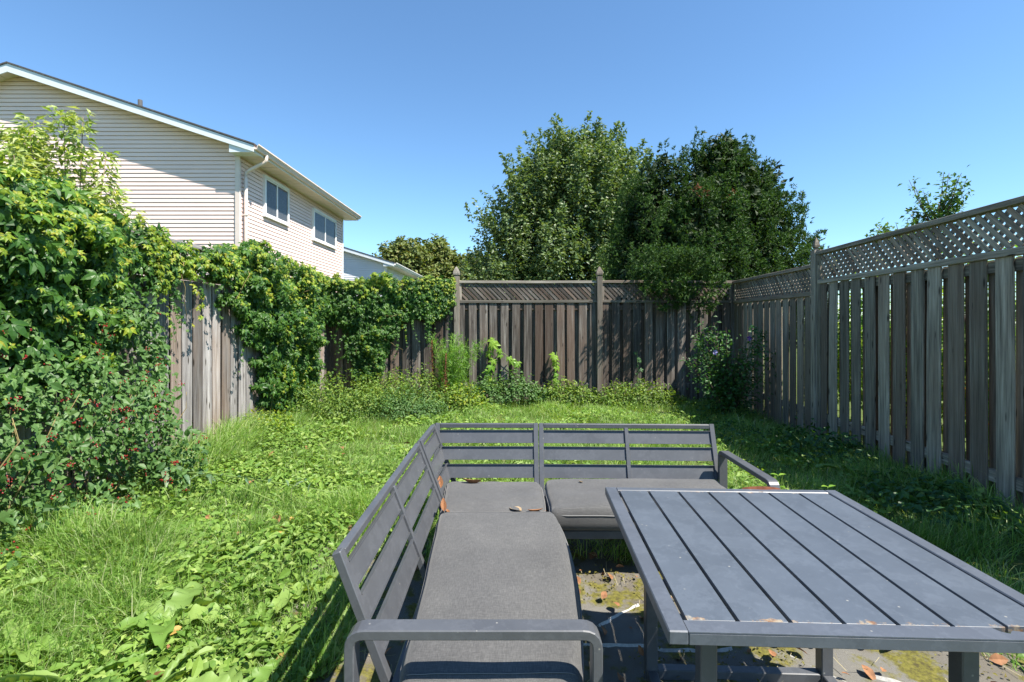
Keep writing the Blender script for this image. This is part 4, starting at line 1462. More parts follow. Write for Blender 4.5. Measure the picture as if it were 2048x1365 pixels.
# pale leaved sapling behind the left fence
def sapling(label, x, y, stems, seed):
    root = thing('sapling', label, 'tree', (x, y, 0))
    cl = Cloud(); ch = []
    r = random.Random(seed)
    for (dx, dy, H, fat) in stems:
        pts = [Vector((dx * t + .05 * math.sin(4 * t + dx), dy * t, H * t)) for t in (0, .25, .5, .75, 1)]
        ch.append((pts, [.018, .014, .011, .007, .003]))
        n = int(900 * fat)
        t = rng.uniform(.35, 1, n)
        base = np.array([[p.x, p.y, p.z] for p in pts])
        P = np.stack([np.interp(t * 4, range(5), base[:, k]) for k in range(3)], -1)
        k = 11
        side = rng.integers(0, k, n) / k * 6.28
        rad = .30 * fat * (1.12 - t) + .07
        P = P + np.stack([np.cos(side) * rad * rng.uniform(.1, 1, n), np.sin(side) * rad * rng.uniform(.1, 1, n), rng.normal(.03, .04, n)], -1)
        ax = np.stack([np.cos(side), np.sin(side), np.full(n, -.25)], -1) + rnd3(n, .45)
        cl.add(T_narrow, P, np.array([0, 0, 1.])[None] + rnd3(n, .5), ax, rng.uniform(.065, .12, n))
    cl.build('crown', [G_sap], root)
    add_stems(ch, plain('sapling_bark', (.16, .12, .08), .9), root, 5, 'trunk')
sapling('pale leaved sapling with tall wispy shoots standing behind the creeper heap', -4.55, 5.0,
        [(.02, .1, 3.55, .9), (.22, .1, 3.52, .55), (-.25, .0, 3.35, 1.2), (-.5, .2, 3.3, 1.2), (.42, .15, 3.15, .8), (.62, .0, 2.75, .9), (.75, .1, 2.5, .7), (-.1, -.3, 3.0, 1.3), (.25, -.3, 2.7, 1.3), (-.45, -.3, 2.8, 1.4)], 3)
sapling('pale leaved sapling at the left picture edge with one tall shoot', -5.35, 5.2,
        [(.1, .1, 3.45, 1.1), (.33, .1, 3.55, .7), (-.3, 0, 3.3, 1.3), (.5, -.1, 3.1, 1.4), (.2, -.4, 2.9, 1.5)], 4)

# plants in the neighbour's garden behind the right fence
def neighbour():
    for i, (x, y, rx, ry, h, lab) in enumerate((
            (4.75, 3.4, .6, 1.1, 1.95, 'leafy green bush seen through the gaps of the nearest right fence bay'),
            (4.8, 5.2, .6, 1.0, 1.95, 'sunlit yellow green bush behind the right fence, poking above its top rail'),
            (4.9, 7.0, .6, 1.0, 1.85, 'low sunlit bush behind the far bay of the right fence'))):
        bush('bush', lab, 'bush', x, y, rx, ry, h, 7500, (.05, .09), [G_hedge], z0=0, stems=14, stemmat=M_bark)
    def twig(label, x, y, z0, H, nb, sp, mat, size, dens=26):
        root = thing('shrub', label, 'shrub', (x, y, 0))
        ch = [([(0, 0, 0), (0, 0, z0), (.02, .02, z0 + H * .6)], [.014, .010, .005])]
        cl = Cloud()
        for k in range(nb):
            a = rng.uniform(0, 6.28); b = z0 + H * rng.uniform(0, .45)
            e = (math.cos(a) * sp * rng.uniform(.3, 1), math.sin(a) * sp * rng.uniform(.3, 1), z0 + H * rng.uniform(.45, 1))
            ch.append(([(0, 0, b), (e[0] * .6, e[1] * .6, (b + e[2]) / 2 + .03), e], [.006, .004, .002]))
            t = rng.uniform(.25, 1, dens)
            P = np.array([[0, 0, b]]) * (1 - t[:, None]) + np.array([e]) * t[:, None] + rnd3(dens, .03)
            cl.add(T_leafs, P, np.array([0, 0, 1.])[None] + rnd3(dens, .6), rnd3(dens), rng.uniform(size[0], size[1], dens))
        cl.build('foliage', [mat], root, 'stuff'); add_stems(ch, M_bark, root)
    twig('airy forked shrub rising highest above the lattice of the right fence', 4.35, 5.1, 2.2, .72, 24, .30, G_night, (.035, .06), 34)
    twig('leafy shrub tops just above the right fence rail left of the forked shrub', 4.45, 5.65, 2.15, .45, 26, .42, G_night, (.04, .065), 26)
    twig('single thin twig standing above the right fence near the pointed post', 4.35, 5.98, 2.2, .45, 3, .06, G_hedge, (.03, .045), 10)
    twig('small brown dying shrub top beside the pointed post of the right fence', 4.5, 6.6, 2.15, .28, 12, .12, G_brownyew, (.025, .04), 24)
    twig('small bright green leaf tuft right beside the pointed post of the right fence', 4.35, 6.75, 2.05, .28, 5, .08, G_hedge, (.04, .06), 10)
    # orange flowers low behind the boards
    root = thing('flower_clump', 'orange flowers glimpsed low through the right fence boards', 'flowers', (4.35, 4.3, 0))
    cl = Cloud(); n = 420
    P = np.stack([rng.uniform(-.2, .3, n), rng.uniform(-.9, .5, n), rng.uniform(.5, 1.0, n)], -1)
    cl.add(T_star, P, rnd3(n), rnd3(n), rng.uniform(.03, .05, n), 0)
    n = 900
    P = np.stack([rng.uniform(-.2, .4, n), rng.uniform(-.9, .5, n), rng.uniform(.0, .95, n)], -1)
    cl.add(T_narrow, P, rnd3(n), np.array([0, 0, 1.])[None] + rnd3(n, .4), rng.uniform(.1, .2, n), 1)
    cl.build('foliage', [M_orange, G_hedge], root, 'stuff')
neighbour()

# ------------------------------------------------------------------ lawn
def on_patio(x, y):
    return (x > -.80 + .10 * vnoise(y, x * 0, 3, 2)) & (x < 2.05 + .12 * vnoise(y, x * 0, 3, 6)) & (y < 2.95 + .14 * vnoise(x, x * 0, 3, 4))

def lawn():
    V, F, n0 = [], [], 0
    def batch(n, xr, yr, Lr, wr, seg=3, pred=None):
        nonlocal n0
        x = rng.uniform(xr[0], xr[1], n); y = rng.uniform(yr[0], yr[1], n)
        keep = ~on_patio(x, y) & (np.abs(x) < 1.12 * y + .5)
        keep &= rng.uniform(0, 1, n) < np.clip(.75 + .35 * vnoise(x, y, 3.1, 11), .25, 1)
        if pred is not None: keep &= pred(x, y)
        x, y = x[keep], y[keep]; n = len(x)
        z = gz(x, y) - .005
        tall = np.clip(1 + .38 * vnoise(x, y, 2.2, 20) + .2 * vnoise(x, y, 7, 9), .45, 1.8)
        L = rng.uniform(Lr[0], Lr[1], n) * tall
        w = rng.uniform(wr[0], wr[1], n)
        ang = vnoise(x, y, 1.3, 14) * 1.6 + rng.normal(0, 1.3, n)
        lean = np.clip(rng.normal(.75, .35, n), .1, 1.5)
        dx, dy = np.cos(ang), np.sin(ang)
        fa = ang + rng.normal(0, .9, n)                # which way the flat of the blade faces
        sx, sy = -np.sin(fa) * w / 2, np.cos(fa) * w / 2
        hs = [(0.0, 0.0, 1.0), (.45, .5, .85), (.8, .78, .55), (1.25, .88, 0)] if seg == 3 else [(0, 0, 1), (.6, .62, .75), (1.25, .85, 0)]
        rows = []
        for hx, hz_, ww in hs:
            cx = x + dx * L * lean * hx * .75; cy = y + dy * L * lean * hx * .75
            cz = z + L * (hz_ * (1.15 - .42 * lean)) 
            if ww > 0:
                rows.append(np.stack([cx - sx * ww, cy - sy * ww, cz], -1)); rows.append(np.stack([cx + sx * ww, cy + sy * ww, cz], -1))
            else:
                rows.append(np.stack([cx, cy, cz], -1))
        vv = np.stack(rows, 1)
        k = vv.shape[1]
        tf = [(0, 1, 3), (0, 3, 2)] + ([(2, 3, 5), (2, 5, 4), (4, 5, 6)] if seg == 3 else [(2, 3, 4)])
        f = np.array(tf)[None] + (np.arange(n) * k)[:, None, None] + n0
        V.append(vv.reshape(-1, 3)); F.append(f.reshape(-1, 3)); n0 += n * k
    batch(62000, (-3.2, -.7), (1.3, 4.0), (.08, .19), (.003, .006))
    batch(12000, (1.8, 3.5), (1.5, 4.2), (.08, .18), (.003, .006))
    batch(60000, (-3.2, 3.6), (2.9, 5.5), (.07, .16), (.003, .006), 3)
    batch(80000, (-3.25, 3.8), (5.3, 8.85), (.07, .15), (.004, .008), 2)
    # longer tufts along the fences
    batch(9000, (-3.25, -2.7), (4.3, 7.2), (.14, .30), (.004, .007), 3)
    batch(6000, (2.9, 3.75), (3.2, 8.0), (.12, .24), (.004, .007), 3)
    me = mesh_np('grass', np.concatenate(V), np.concatenate(F))
    o = link_mesh('grass', me, None, G_grass)
    tag(o, 'uncut bright green grass covering the yard', 'grass', kind='stuff')
lawn()

def ground_cover():
    cl = Cloud()
    def lay(n, xr, yr, size, tm, dens, mi=0, zr=(.02, .10)):
        x = rng.uniform(xr[0], xr[1], n); y = rng.uniform(yr[0], yr[1], n)
        keep = ~on_patio(x, y) & (vnoise(x, y, 2.3, 26) + rng.normal(0, .35, n) > dens) & (np.abs(x) < 1.12 * y + .4)
        x, y = x[keep], y[keep]; k = len(x)
        P = np.stack([x, y, gz(x, y) + rng.uniform(zr[0], zr[1], k)], -1)
        cl.add(tm, P, np.array([0, -.1, 1.])[None] + rnd3(k, .42), rnd3(k) * np.array([1, 1, .25]), rng.uniform(size[0], size[1], k), mi)
    lay(15000, (-3.2, -.7), (1.3, 4.4), (.02, .05), T_leafs, .0)
    lay(2600, (-3.2, -.8), (1.4, 4.2), (.04, .11), T_mid, -.2)
    lay(9000, (-3.2, -.7), (1.3, 5.0), (.02, .055), T_leafs, -9, 0, (.04, .12))
    lay(26000, (-3.1, 3.4), (3.2, 8.6), (.03, .065), T_leafs, .1, 0, (.03, .13))
    lay(5000, (-3.0, -.5), (3.6, 8.4), (.05, .09), T_mid, .2, 0, (.03, .12))
    lay(3500, (-3.2, -2.3), (2.9, 5.8), (.03, .06), T_leafs, -.4, 0, (.02, .16))
    lay(1500, (1.9, 3.5), (1.8, 5.0), (.04, .08), T_leafs, .3)
    o = cl.build('ground_cover', [G_cover])
    tag(o, 'small broad leaved weeds mixed through the grass', 'weeds', kind='stuff')
ground_cover()

# broad dock and dandelion rosettes, every leaf a part
def dock_leaf_mesh(kind, seed):
    r = random.Random(seed)
    n = 14
    V, F = [], []
    for i in range(n + 1):
        t = i / n
        if kind == 'dock':
            w = .19 * math.sin(math.pi * min(1, t * .92 + .05)) ** .65 + .004
            wave = .055 * math.sin(t * 21 + seed)
        else:
            w = (.03 + .13 * t) * (1.0 if i % 2 else .45) * (1 if t < .93 else .3)
            wave = .02 * math.sin(t * 9 + seed)
        y = t; z = .42 * t - .62 * t * t
        V += [(-w, y + (.05 if kind != 'dock' and i % 2 else 0), z + .07 + wave), (0, y, z - .02), (w, y, z + .07 - wave)]
    for i in range(n):
        b = 3 * i
        F += [(b, b + 1, b + 4), (b, b + 4, b + 3), (b + 1, b + 2, b + 5), (b + 1, b + 5, b + 4)]
    return mesh_np('leaf', V, F, smooth=True)
DOCK = [dock_leaf_mesh('dock', k) for k in range(3)]
DAND = [dock_leaf_mesh('dandelion', k) for k in range(3)]
for me in DOCK + DAND: me.materials.append(G_dock)
def rosette(name, label, x, y, n, L, meshes, flat=.6, group=None):
    z = float(gz(x, y)) + .055
    L *= .92
    root = thing(name, label, 'weed', (x, y, z), 0, group)
    a0 = R.uniform(0, 6)
    for k in range(n):
        a = a0 + k * 2.4 + R.uniform(-.3, .3)
        o = bpy.data.objects.new('leaf', meshes[k % 3]); COL.objects.link(o); o.parent = root
        s = L * R.uniform(.7, 1.15)
        o.matrix_local = Matrix.Rotation(a, 4, 'Z') @ Matrix.Rotation(R.uniform(.0, .75) * flat, 4, 'X') @ Matrix.Rotation(R.uniform(-.5, .5), 4, 'Y') @ Matrix.Scale(s, 4)
for nm, lab, x, y, n, L, ms in (
    ('dock_plant', 'big bright dock plant near the near end of the sofa back', -.98, 1.78, 8, .24, DOCK),
    ('dock_plant', 'pale dock leaf cluster beside the middle of the sofa back', -1.02, 2.55, 5, .26, DOCK),
    ('dock_plant', 'wide dock plant lying flat in the lower left lawn', -1.55, 2.25, 8, .27, DOCK),
    ('dandelion_plant', 'toothed dandelion rosette in the bottom centre of the lawn', -1.32, 1.86, 10, .24, DAND),
    ('dandelion_plant', 'large pale dandelion rosette at the bottom left', -1.62, 1.84, 11, .25, DAND),
    ('dock_plant', 'dock plant by the lower left picture edge', -2.05, 2.05, 7, .24, DOCK),
    ('dock_plant', 'broad leaved plant in front of the berry bush', -2.75, 2.95, 9, .26, DOCK),
    ('dandelion_plant', 'dandelion rosette left of the broad leaved plant row', -2.25, 2.75, 9, .22, DAND),
    ('dandelion_plant', 'small dandelion tuft in the middle of the left lawn', -1.35, 3.1, 8, .18, DAND),
    ('dandelion_plant', 'low dandelion behind the sofa back in the sunny lawn', -1.2, 4.1, 8, .17, DAND),
    ('dandelion_plant', 'dandelion patch seen between the rear sofa slats', .0, 4.6, 9, .20, DAND),
    ('dock_plant', 'yellowish leafy plant in the lawn before the bare fence boards', -1.9, 4.3, 8, .17, DOCK),
    ('dock_plant', 'light green plant right of the cut stalks', -1.45, 3.6, 8, .16, DOCK),
    ('dandelion_plant', 'pale dandelion between the berry bush and the bottom left corner', -2.45, 2.35, 10, .22, DAND),
    ('dandelion_plant', 'dandelion in the long grass straight left of the sofa back', -1.75, 2.85, 9, .21, DAND),
    ('dock_plant', 'upright dock leaves in the grass below the cut stalk', -2.0, 3.2, 7, .2, DOCK),
    ('dandelion_plant', 'dandelion in the shadow stripes of the sofa back', -1.0, 2.1, 8, .18, DAND),
    ('dandelion_plant', 'dandelion beside the tall grass at the bare left boards', -2.5, 4.7, 9, .19, DAND),
    ('dandelion_plant', 'shaded dandelion by the right fence weeds', 2.95, 4.5, 8, .2, DAND)):
    rosette(nm, lab, x, y, n, L, ms)

def weed_sprout(label, x, y, H):
    root = thing('weed_sprout', label, 'weed', (x, y, float(gz(x, y))))
    tubes_obj('stem', [([(0, 0, 0), (.01, 0, H * .5), (0, .01, H)], .003)], M_greenstem, root, 5)
    me = mesh_np('leaf', *T_leaf); me.materials.append(G_young_o)
    for k in range(12):
        z = H * (.35 + .65 * (k // 2) / 5)
        a = (k % 2) * 3.14 + (k // 2) * 1.57 + R.uniform(-.2, .2)
        o = bpy.data.objects.new('leaf', me); COL.objects.link(o); o.parent = root
        o.matrix_local = Matrix.Translation((0, 0, z)) @ Matrix.Rotation(a, 4, 'Z') @ Matrix.Rotation(.35, 4, 'X') @ Matrix.Scale(.075 * (1.25 - .6 * z / H) , 4)
weed_sprout('pale sunlit weed sprout right of the rear sofa arm', 1.60, 3.0, .50)
weed_sprout('second pale weed sprout behind the far right table corner', 1.90, 3.0, .43)

# a cut thistle stalk lying in the grass
def cut_stalk():
    root = thing('cut_stalk', 'cut grey green stalk with long leaves lying on the lawn near the berry bush', 'weed', (-2.2, 3.75, .16))
    chains = [([(-.75, .15, .06), (-.2, .12, .10), (.35, -.02, .08), (.95, -.15, .03)], [.008, .008, .006, .004]),
              ([(-.3, .1, .10), (.1, -.05, .08), (.55, -.28, .02)], [.006, .005, .004]),
              ([(-.9, -.35, .05), (-.45, -.42, .04), (-.05, -.45, .03)], [.006, .006, .005])]
    for ch_ in chains[:2]:
        tubes_obj('stem', [(ch_[0], [r_ * .6 for r_ in ch_[1]])], M_greenstem, root, 6)
    me = mesh_np('leaf', *leaflet(.30, .5, .05, True)); me.materials.append(leaf_mat('cut_leaf_single', [(.06, .12, .055), (.09, .17, .08), (.15, .21, .11)], .25, .5, per_object=True))
    for k in range(30):
        t = R.uniform(0, 1)
        p = Vector((-.6 + 1.35 * t, .14 - .25 * t, .10))
        o = bpy.data.objects.new('leaf', me); COL.objects.link(o); o.parent = root
        o.matrix_local = Matrix.Translation(p) @ Matrix.Rotation(R.uniform(0, 6.28), 4, 'Z') @ Matrix.Rotation(R.uniform(-.3, .5), 4, 'X') @ Matrix.Rotation(R.uniform(-.6, .6), 4, 'Y') @ Matrix.Scale(R.uniform(.08, .17) * (1.2 - .7 * t), 4)
cut_stalk()

# ------------------------------------------------------------------ litter
def litter():
    cl = Cloud()
    n = 40
    x = rng.uniform(-3, -.8, n); y = rng.uniform(1.4, 6.5, n)
    P = np.stack([x, y, gz(x, y) + rng.uniform(.05, .10, n)], -1)
    cl.add(T_leaf, P, np.array([0, 0, 1.])[None] + rnd3(n, .5), rnd3(n), rng.uniform(.05, .09, n), 0)
    n = 9
    x = rng.uniform(-2.6, -.8, n); y = rng.uniform(1.5, 3.5, n)
    P = np.stack([x, y, gz(x, y) + .09], -1)
    cl.add(T_leaf, P, np.array([0, 0, 1.])[None] + rnd3(n, .4), rnd3(n), rng.uniform(.05, .10, n), 2)
    n = 190
    x = rng.uniform(-.6, 2.0, n); y = rng.uniform(1.3, 3.0, n)
    P = np.stack([x, y, np.full(n, .035)], -1)
    cl.add(T_leaf, P, np.array([0, 0, 1.])[None] + rnd3(n, .45), rnd3(n) * np.array([1, 1, .2]), rng.uniform(.02, .07, n), 0)
    n = 520
    x = rng.uniform(-.9, 2.2, n); y = rng.uniform(1.2, 3.1, n)
    P = np.stack([x, y, np.full(n, .03)], -1)
    tw = (np.array([(-.02, 0, 0), (.02, 0, 0), (.02, 1, .05), (-.02, 1, .05)]) * np.array([1, 1, 1]), np.array([(0, 1, 2), (0, 2, 3)]))
    cl.add(tw, P, np.array([0, 0, 1.])[None] + rnd3(n, .3), rnd3(n) * np.array([1, 1, .1]), rng.uniform(.02, .08, n), 1)
    o = cl.build('leaf_litter', [M_dryleaf, M_drystem, plain('yellow_leaf', (.30, .19, .045), .7)])
    tag(o, 'scattered dry leaves and straw on the grass and under the table', 'leaf litter', kind='stuff')
    # moss cushions under the table
    cm = Cloud(); n = 5200
    x = rng.uniform(-.5, 2.0, n); y = rng.uniform(1.3, 3.2, n)
    k = (vnoise(x, y, 2.6, 33) > .55) | (blob(x, y, 1.0, 1.95, .30, .28) + .3 * vnoise(x, y, 9, 3) > .2)
    x, y = x[k], y[k]; n = len(x)
    cm.add(T_leafs, np.stack([x, y, np.full(n, .024) + rng.uniform(0, .012, n)], -1), np.array([0, 0, 1.])[None] + rnd3(n, .5), rnd3(n), rng.uniform(.008, .02, n))
    o = cm.build('moss', [leaf_mat('moss_tuft', [(.10, .10, .02), (.17, .16, .03), (.22, .17, .05)], .2, .9)])
    tag(o, 'yellow green moss patches on the ground under the table', 'moss', kind='stuff')
litter()

# ------------------------------------------------------------------ sofa modules
def sweep_bar(name, pts, width_axis, w, t, mat, parent, rad=.03):
    """flat bar bent along a planar path, w across the plane, t thick, rounded corners"""
    wa = Vector(width_axis).normalized()
    P = [Vector(p) for p in pts]
    path = [P[0]]
    for i in range(1, len(P) - 1):
        a = (P[i - 1] - P[i]).normalized(); b = (P[i + 1] - P[i]).normalized()
        for k in range(6):
            u = k / 5
            q = P[i] + a * rad * (1 - u) ** 2 + b * rad * u ** 2
            path.append(q)
    path.append(P[-1])
    V, F = [], []
    bv = .003
    prof = [(-w / 2 + bv, -t / 2), (w / 2 - bv, -t / 2), (w / 2, -t / 2 + bv), (w / 2, t / 2 - bv), (w / 2 - bv, t / 2), (-w / 2 + bv, t / 2), (-w / 2, t / 2 - bv), (-w / 2, -t / 2 + bv)]
    for i, p in enumerate(path):
        d = (path[min(i + 1, len(path) - 1)] - path[max(i - 1, 0)]).normalized()
        nrm = d.cross(wa)
        for x, y in prof:
            V.append(p + wa * x + nrm * y)
    n = 8
    for i in range(len(path) - 1):
        for k in range(n):
            a = i * n + k; b = i * n + (k + 1) % n
            F.append((a, b, b + n, a + n))
    F.append(tuple(range(n))[::-1]); F.append(tuple(range(len(V) - n, len(V))))
    o = tri_poly(name, V, F, mat, parent)
    bm = bmesh.new(); bm.from_mesh(o.data); bmesh.ops.recalc_face_normals(bm, faces=bm.faces); bm.to_mesh(o.data); bm.free()
    return o

def channel_slat(name, p0, p1, h, updir, face, mat, parent):
    """C section slat: thin web with a lip along its top and bottom edges; face = side with the hollow"""
    p0, p1 = Vector(p0), Vector(p1)
    L = (p1 - p0).length
    d = (p1 - p0).normalized(); up = Vector(updir).normalized(); f = d.cross(up).normalized()
    if f.dot(Vector(face)) < 0: f = -f
    t = .003; lip = .016
    prof = [(-h / 2, 0), (h / 2, 0), (h / 2, lip), (h / 2 - t, lip), (h / 2 - t, t), (-h / 2 + t, t), (-h / 2 + t, lip * .55), (-h / 2, lip * .55)]
    c = (p0 + p1) / 2
    V = [(-L / 2, f_, u) for u, f_ in prof] + [(L / 2, f_, u) for u, f_ in prof]
    F = [tuple(range(8))[::-1], tuple(range(8, 16))] + [(i, (i + 1) % 8, 8 + (i + 1) % 8, 8 + i) for i in range(8)]
    me = bpy.data.meshes.new(name); me.from_pydata(V, [], F)
    bm = bmesh.new(); bm.from_mesh(me); bmesh.ops.recalc_face_normals(bm, faces=bm.faces); bm.to_mesh(me); bm.free()
    o = link_mesh(name, me, parent, mat)
    m = Matrix((d, f, up)).transposed().to_4x4(); m.translation = c
    o.matrix_local = m
    return o

def back_panel(root, a, b, out, ztop=.70, zlow=.28, lean=.145, nmid=1, mat=None, end_b=True, end_a=True):
    """slatted back between plan points a and b (root local); 'out' points away from the seat"""
    mat = mat or M_metal
    a, b, out = Vector((*a, 0)), Vector((*b, 0)), Vector((*out, 0)).normalized()
    d = (b - a).normalized(); L = (b - a).length
    def Q(s, z, k=0.0):
        off = lean * (z - zlow) / (ztop - zlow) - lean
        return a + d * s + out * (off + k) + Vector((0, 0, z))
    upd = (Q(0, ztop) - Q(0, zlow)).normalized()
    w = .034
    xs = [w / 2] + [L * (i + 1) / (nmid + 1) for i in range(nmid)] + [L - w / 2]
    for i, s in enumerate(xs):
        ww = w if i in (0, len(xs) - 1) else .028
        bar('post', Q(s, zlow - .02), Q(s, ztop - (.0 if i in (0, len(xs) - 1) else .028)), ww, .03, out, mat, root)
    bar('top_rail', Q(w, ztop - .015), Q(L - w, ztop - .015), .030, .03, out, mat, root)
    for zc, h in ((.612, .090), (.506, .090), (.394, .092)):
        for i in range(len(xs) - 1):
            s0 = xs[i] + (w / 2 if i == 0 else .014); s1 = xs[i + 1] - (w / 2 if i == len(xs) - 2 else .014)
            channel_slat('slat', Q(s0, zc), Q(s1, zc), h, upd, -out, mat, root)

def legs_and_frame(root, x0, x1, y0, y1, z=.27, h=.045, legs=()):
    for p, q, f in (((x0, y0), (x1, y0), (0, 1, 0)), ((x0, y1), (x1, y1), (0, 1, 0)), ((x0, y0 + .02), (x0, y1 - .02), (1, 0, 0)), ((x1, y0 + .02), (x1, y1 - .02), (1, 0, 0))):
        bar('seat_rail', (*p, z), (*q, z), h, .03, f, M_metal, root)
    n = max(2, int((y1 - y0) / .12)) if (y1 - y0) > (x1 - x0) else max(2, int((x1 - x0) / .12))
    for k in range(1, n):
        if (y1 - y0) > (x1 - x0):
            yy = y0 + (y1 - y0) * k / n
            bar('seat_slat', (x0 + .02, yy, z + .008), (x1 - .02, yy, z + .008), .012, .05, (0, 1, 0), M_metal, root)
        else:
            xx = x0 + (x1 - x0) * k / n
            bar('seat_slat', (xx, y0 + .02, z + .008), (xx, y1 - .02, z + .008), .012, .05, (1, 0, 0), M_metal, root)
    for lx, ly in legs:
        bar('leg', (lx, ly, .012), (lx, ly, z - h / 2), .04, .04, (0, 1, 0), M_metal, root)

# left sofa: back along Y on the left side, arm at its near end
s1 = thing('sofa', 'dark metal two seat sofa on the left with slatted back and near armrest', 'sofa', (0, 0, 0))
back_panel(s1, (-.550, 1.56), (-.568, 3.00), (-1, 0), nmid=1, lean=.16)
legs_and_frame(s1, -.365, .20, 1.43, 2.99, legs=((-.365, 2.95), (.235, 2.95)))
sweep_bar('armrest', [(-.445, 1.389, .014), (-.445, 1.389, .566), (.234, 1.389, .566), (.234, 1.389, .014)], (0, 1, 0), .056, .028, M_metal, s1, .04)
bar('brace', (-.43, 1.53, .30), (-.43, 1.43, .27), .03, .03, (1, 0, 0), M_metal, s1)

s2 = thing('corner_seat', 'dark metal corner seat with slatted backs on two sides', 'corner seat', (0, 0, 0))
back_panel(s2, (-.565, 3.03), (-.56, 3.535), (-1, 0), nmid=0, lean=.16)
back_panel(s2, (-.545, 3.57), (.185, 3.565), (0, 1), nmid=0, lean=.16)
legs_and_frame(s2, -.365, .17, 3.03, 3.39, legs=((-.365, 3.06), (.17, 3.06), (-.365, 3.36), (.17, 3.36)))

s3 = thing('sofa', 'dark metal two seat sofa at the back with slatted back and right armrest', 'sofa', (0, 0, 0))
back_panel(s3, (.19, 3.565), (1.42, 3.53), (0.028, 1), nmid=1, lean=.16)
legs_and_frame(s3, .21, 1.37, 2.74, 3.38, z=.26, legs=((.21, 2.76), (.21, 3.36)))
sweep_bar('armrest', [(1.415, 3.36, .014), (1.415, 3.36, .55), (1.415, 2.70, .55), (1.415, 2.70, .014)], (1, 0, 0), .056, .028, M_metal, s3, .04)

# ------------------------------------------------------------------ cushions
def cushion(label, pts4, ztop, th, seed, puff=.018, rad=.035, droop=None, side=0.0):
    """pts4: plan corners (x,y) near-left, near-right, far-right, far-left"""
    c = sum((Vector((*p, 0)) for p in pts4), Vector()) / 4
    root = thing('seat_cushion', label, 'cushion', (c.x, c.y, ztop - th))
    bm = bmesh.new()
    nx = ny = 34; nz = 5
    def sp(k, n):   # denser near the rims
        u = k / n
        return -math.cos(math.pi * u) * .55 + (2 * u - 1) * .45
    def mapp(u, v, w):
        # rounded box in real units
        W = ((Vector(pts4[1]) - Vector(pts4[0])).length + (Vector(pts4[2]) - Vector(pts4[3])).length) / 2
        D = ((Vector(pts4[3]) - Vector(pts4[0])).length + (Vector(pts4[2]) - Vector(pts4[1])).length) / 2
        h = Vector((W / 2, D / 2, th / 2)); p = Vector((u * h.x, v * h.y, w * h.z))
        r = Vector((rad, rad, min(rad, th * .46)))
        q = Vector((max(-h.x + r.x, min(h.x - r.x, p.x)), max(-h.y + r.y, min(h.y - r.y, p.y)), max(-h.z + r.z, min(h.z - r.z, p.z))))
        dd = p - q
        if dd.length > 1e-6:
            e = Vector((dd.x / r.x, dd.y / r.y, dd.z / r.z)); l = e.length
            if l > 1e-6:
                e /= max(l, 1e-6) if l > 1 else 1
            p = q + Vector((e.x * r.x, e.y * r.y, e.z * r.z))
        uu, vv = p.x / h.x, p.y / h.y
        a = (1 + uu) / 2; b = (1 + vv) / 2
        # bilinear plan
        P0 = Vector(pts4[0]) * (1 - a) + Vector(pts4[1]) * a
        P1 = Vector(pts4[3]) * (1 - a) + Vector(pts4[2]) * a
        xy = P0 * (1 - b) + P1 * b
        z = p.z
        crown = (1 - uu ** 4) * (1 - vv ** 4)
        z += puff * crown * (1 if p.z > 0 else -.2) * (1 + .25 * float(vnoise(uu + seed, vv, 2.2, 2)))
        z += .0022 * float(vnoise(uu * 1.5 + seed, vv * 1.5, 2.2, 8)) * (p.z > -.01)
        bul = 1 + .05 * (1 - (p.z / h.z) ** 2) * .35
        x = c.x + (xy.x - c.x) * bul; y = c.y + (xy.y - c.y) * bul
        x += .010 * math.sin(2.2 * vv + seed) * abs(uu) * (1 if uu > 0 else .3)
        x += side * (1 - vv * vv) * max(uu, 0) ** 2
        x += .0022 * float(vnoise(vv * 2, p.z * 6, 2, seed)) * abs(uu) ** 6; y += .0022 * float(vnoise(uu * 2, p.z * 6, 2, seed)) * abs(vv) ** 6
        if droop: z -= droop(uu, vv)
        return Vector((x - c.x, y - c.y, z + th / 2))
    grid = {}
    def vert(i, j, k):
        key = (i, j, k)
        if key not in grid:
            grid[key] = bm.verts.new(mapp(sp(i, nx), sp(j, ny), 2 * k / nz - 1))
        return grid[key]
    for i in range(nx):
        for j in range(ny):
            bm.faces.new((vert(i, j, nz), vert(i + 1, j, nz), vert(i + 1, j + 1, nz), vert(i, j + 1, nz)))
            bm.faces.new((vert(i, j + 1, 0), vert(i + 1, j + 1, 0), vert(i + 1, j, 0), vert(i, j, 0)))
    for k in range(nz):
        for i in range(nx):
            bm.faces.new((vert(i, 0, k), vert(i + 1, 0, k), vert(i + 1, 0, k + 1), vert(i, 0, k + 1)))
            bm.faces.new((vert(i + 1, ny, k), vert(i, ny, k), vert(i, ny, k + 1), vert(i + 1, ny, k + 1)))
        for j in range(ny):
            bm.faces.new((vert(0, j + 1, k), vert(0, j, k), vert(0, j, k + 1), vert(0, j + 1, k + 1)))
            bm.faces.new((vert(nx, j, k), vert(nx, j + 1, k), vert(nx, j + 1, k + 1), vert(nx, j, k + 1)))
    o = link_mesh('cover', from_bm(bm, 'cover', True), root, M_fabric)
    # piping round the lower rim and a zip seam
    rim = []
    for q in range(4):
        for s in range(12):
            t = -1 + 2 * s / 12
            u, v = ((t, -1), (1, t), (-t, 1), (-1, -t))[q]
            p = mapp(u, v, .42); rim.append(p * 1.0 + Vector((u * .0015, v * .0015, 0)))
    rim.append(rim[0])
    for vv_ in (-.955, .955):
        seam = [mapp(-.93 + 1.86 * q / 30, vv_ , 1.0) + Vector((0, 0, .0006)) for q in range(31)]
        tubes_obj('seam', [(seam, .0013)], M_piping, root, 4)
    tubes_obj('piping', [(rim, .0032)], M_piping, root, 5)
    return root
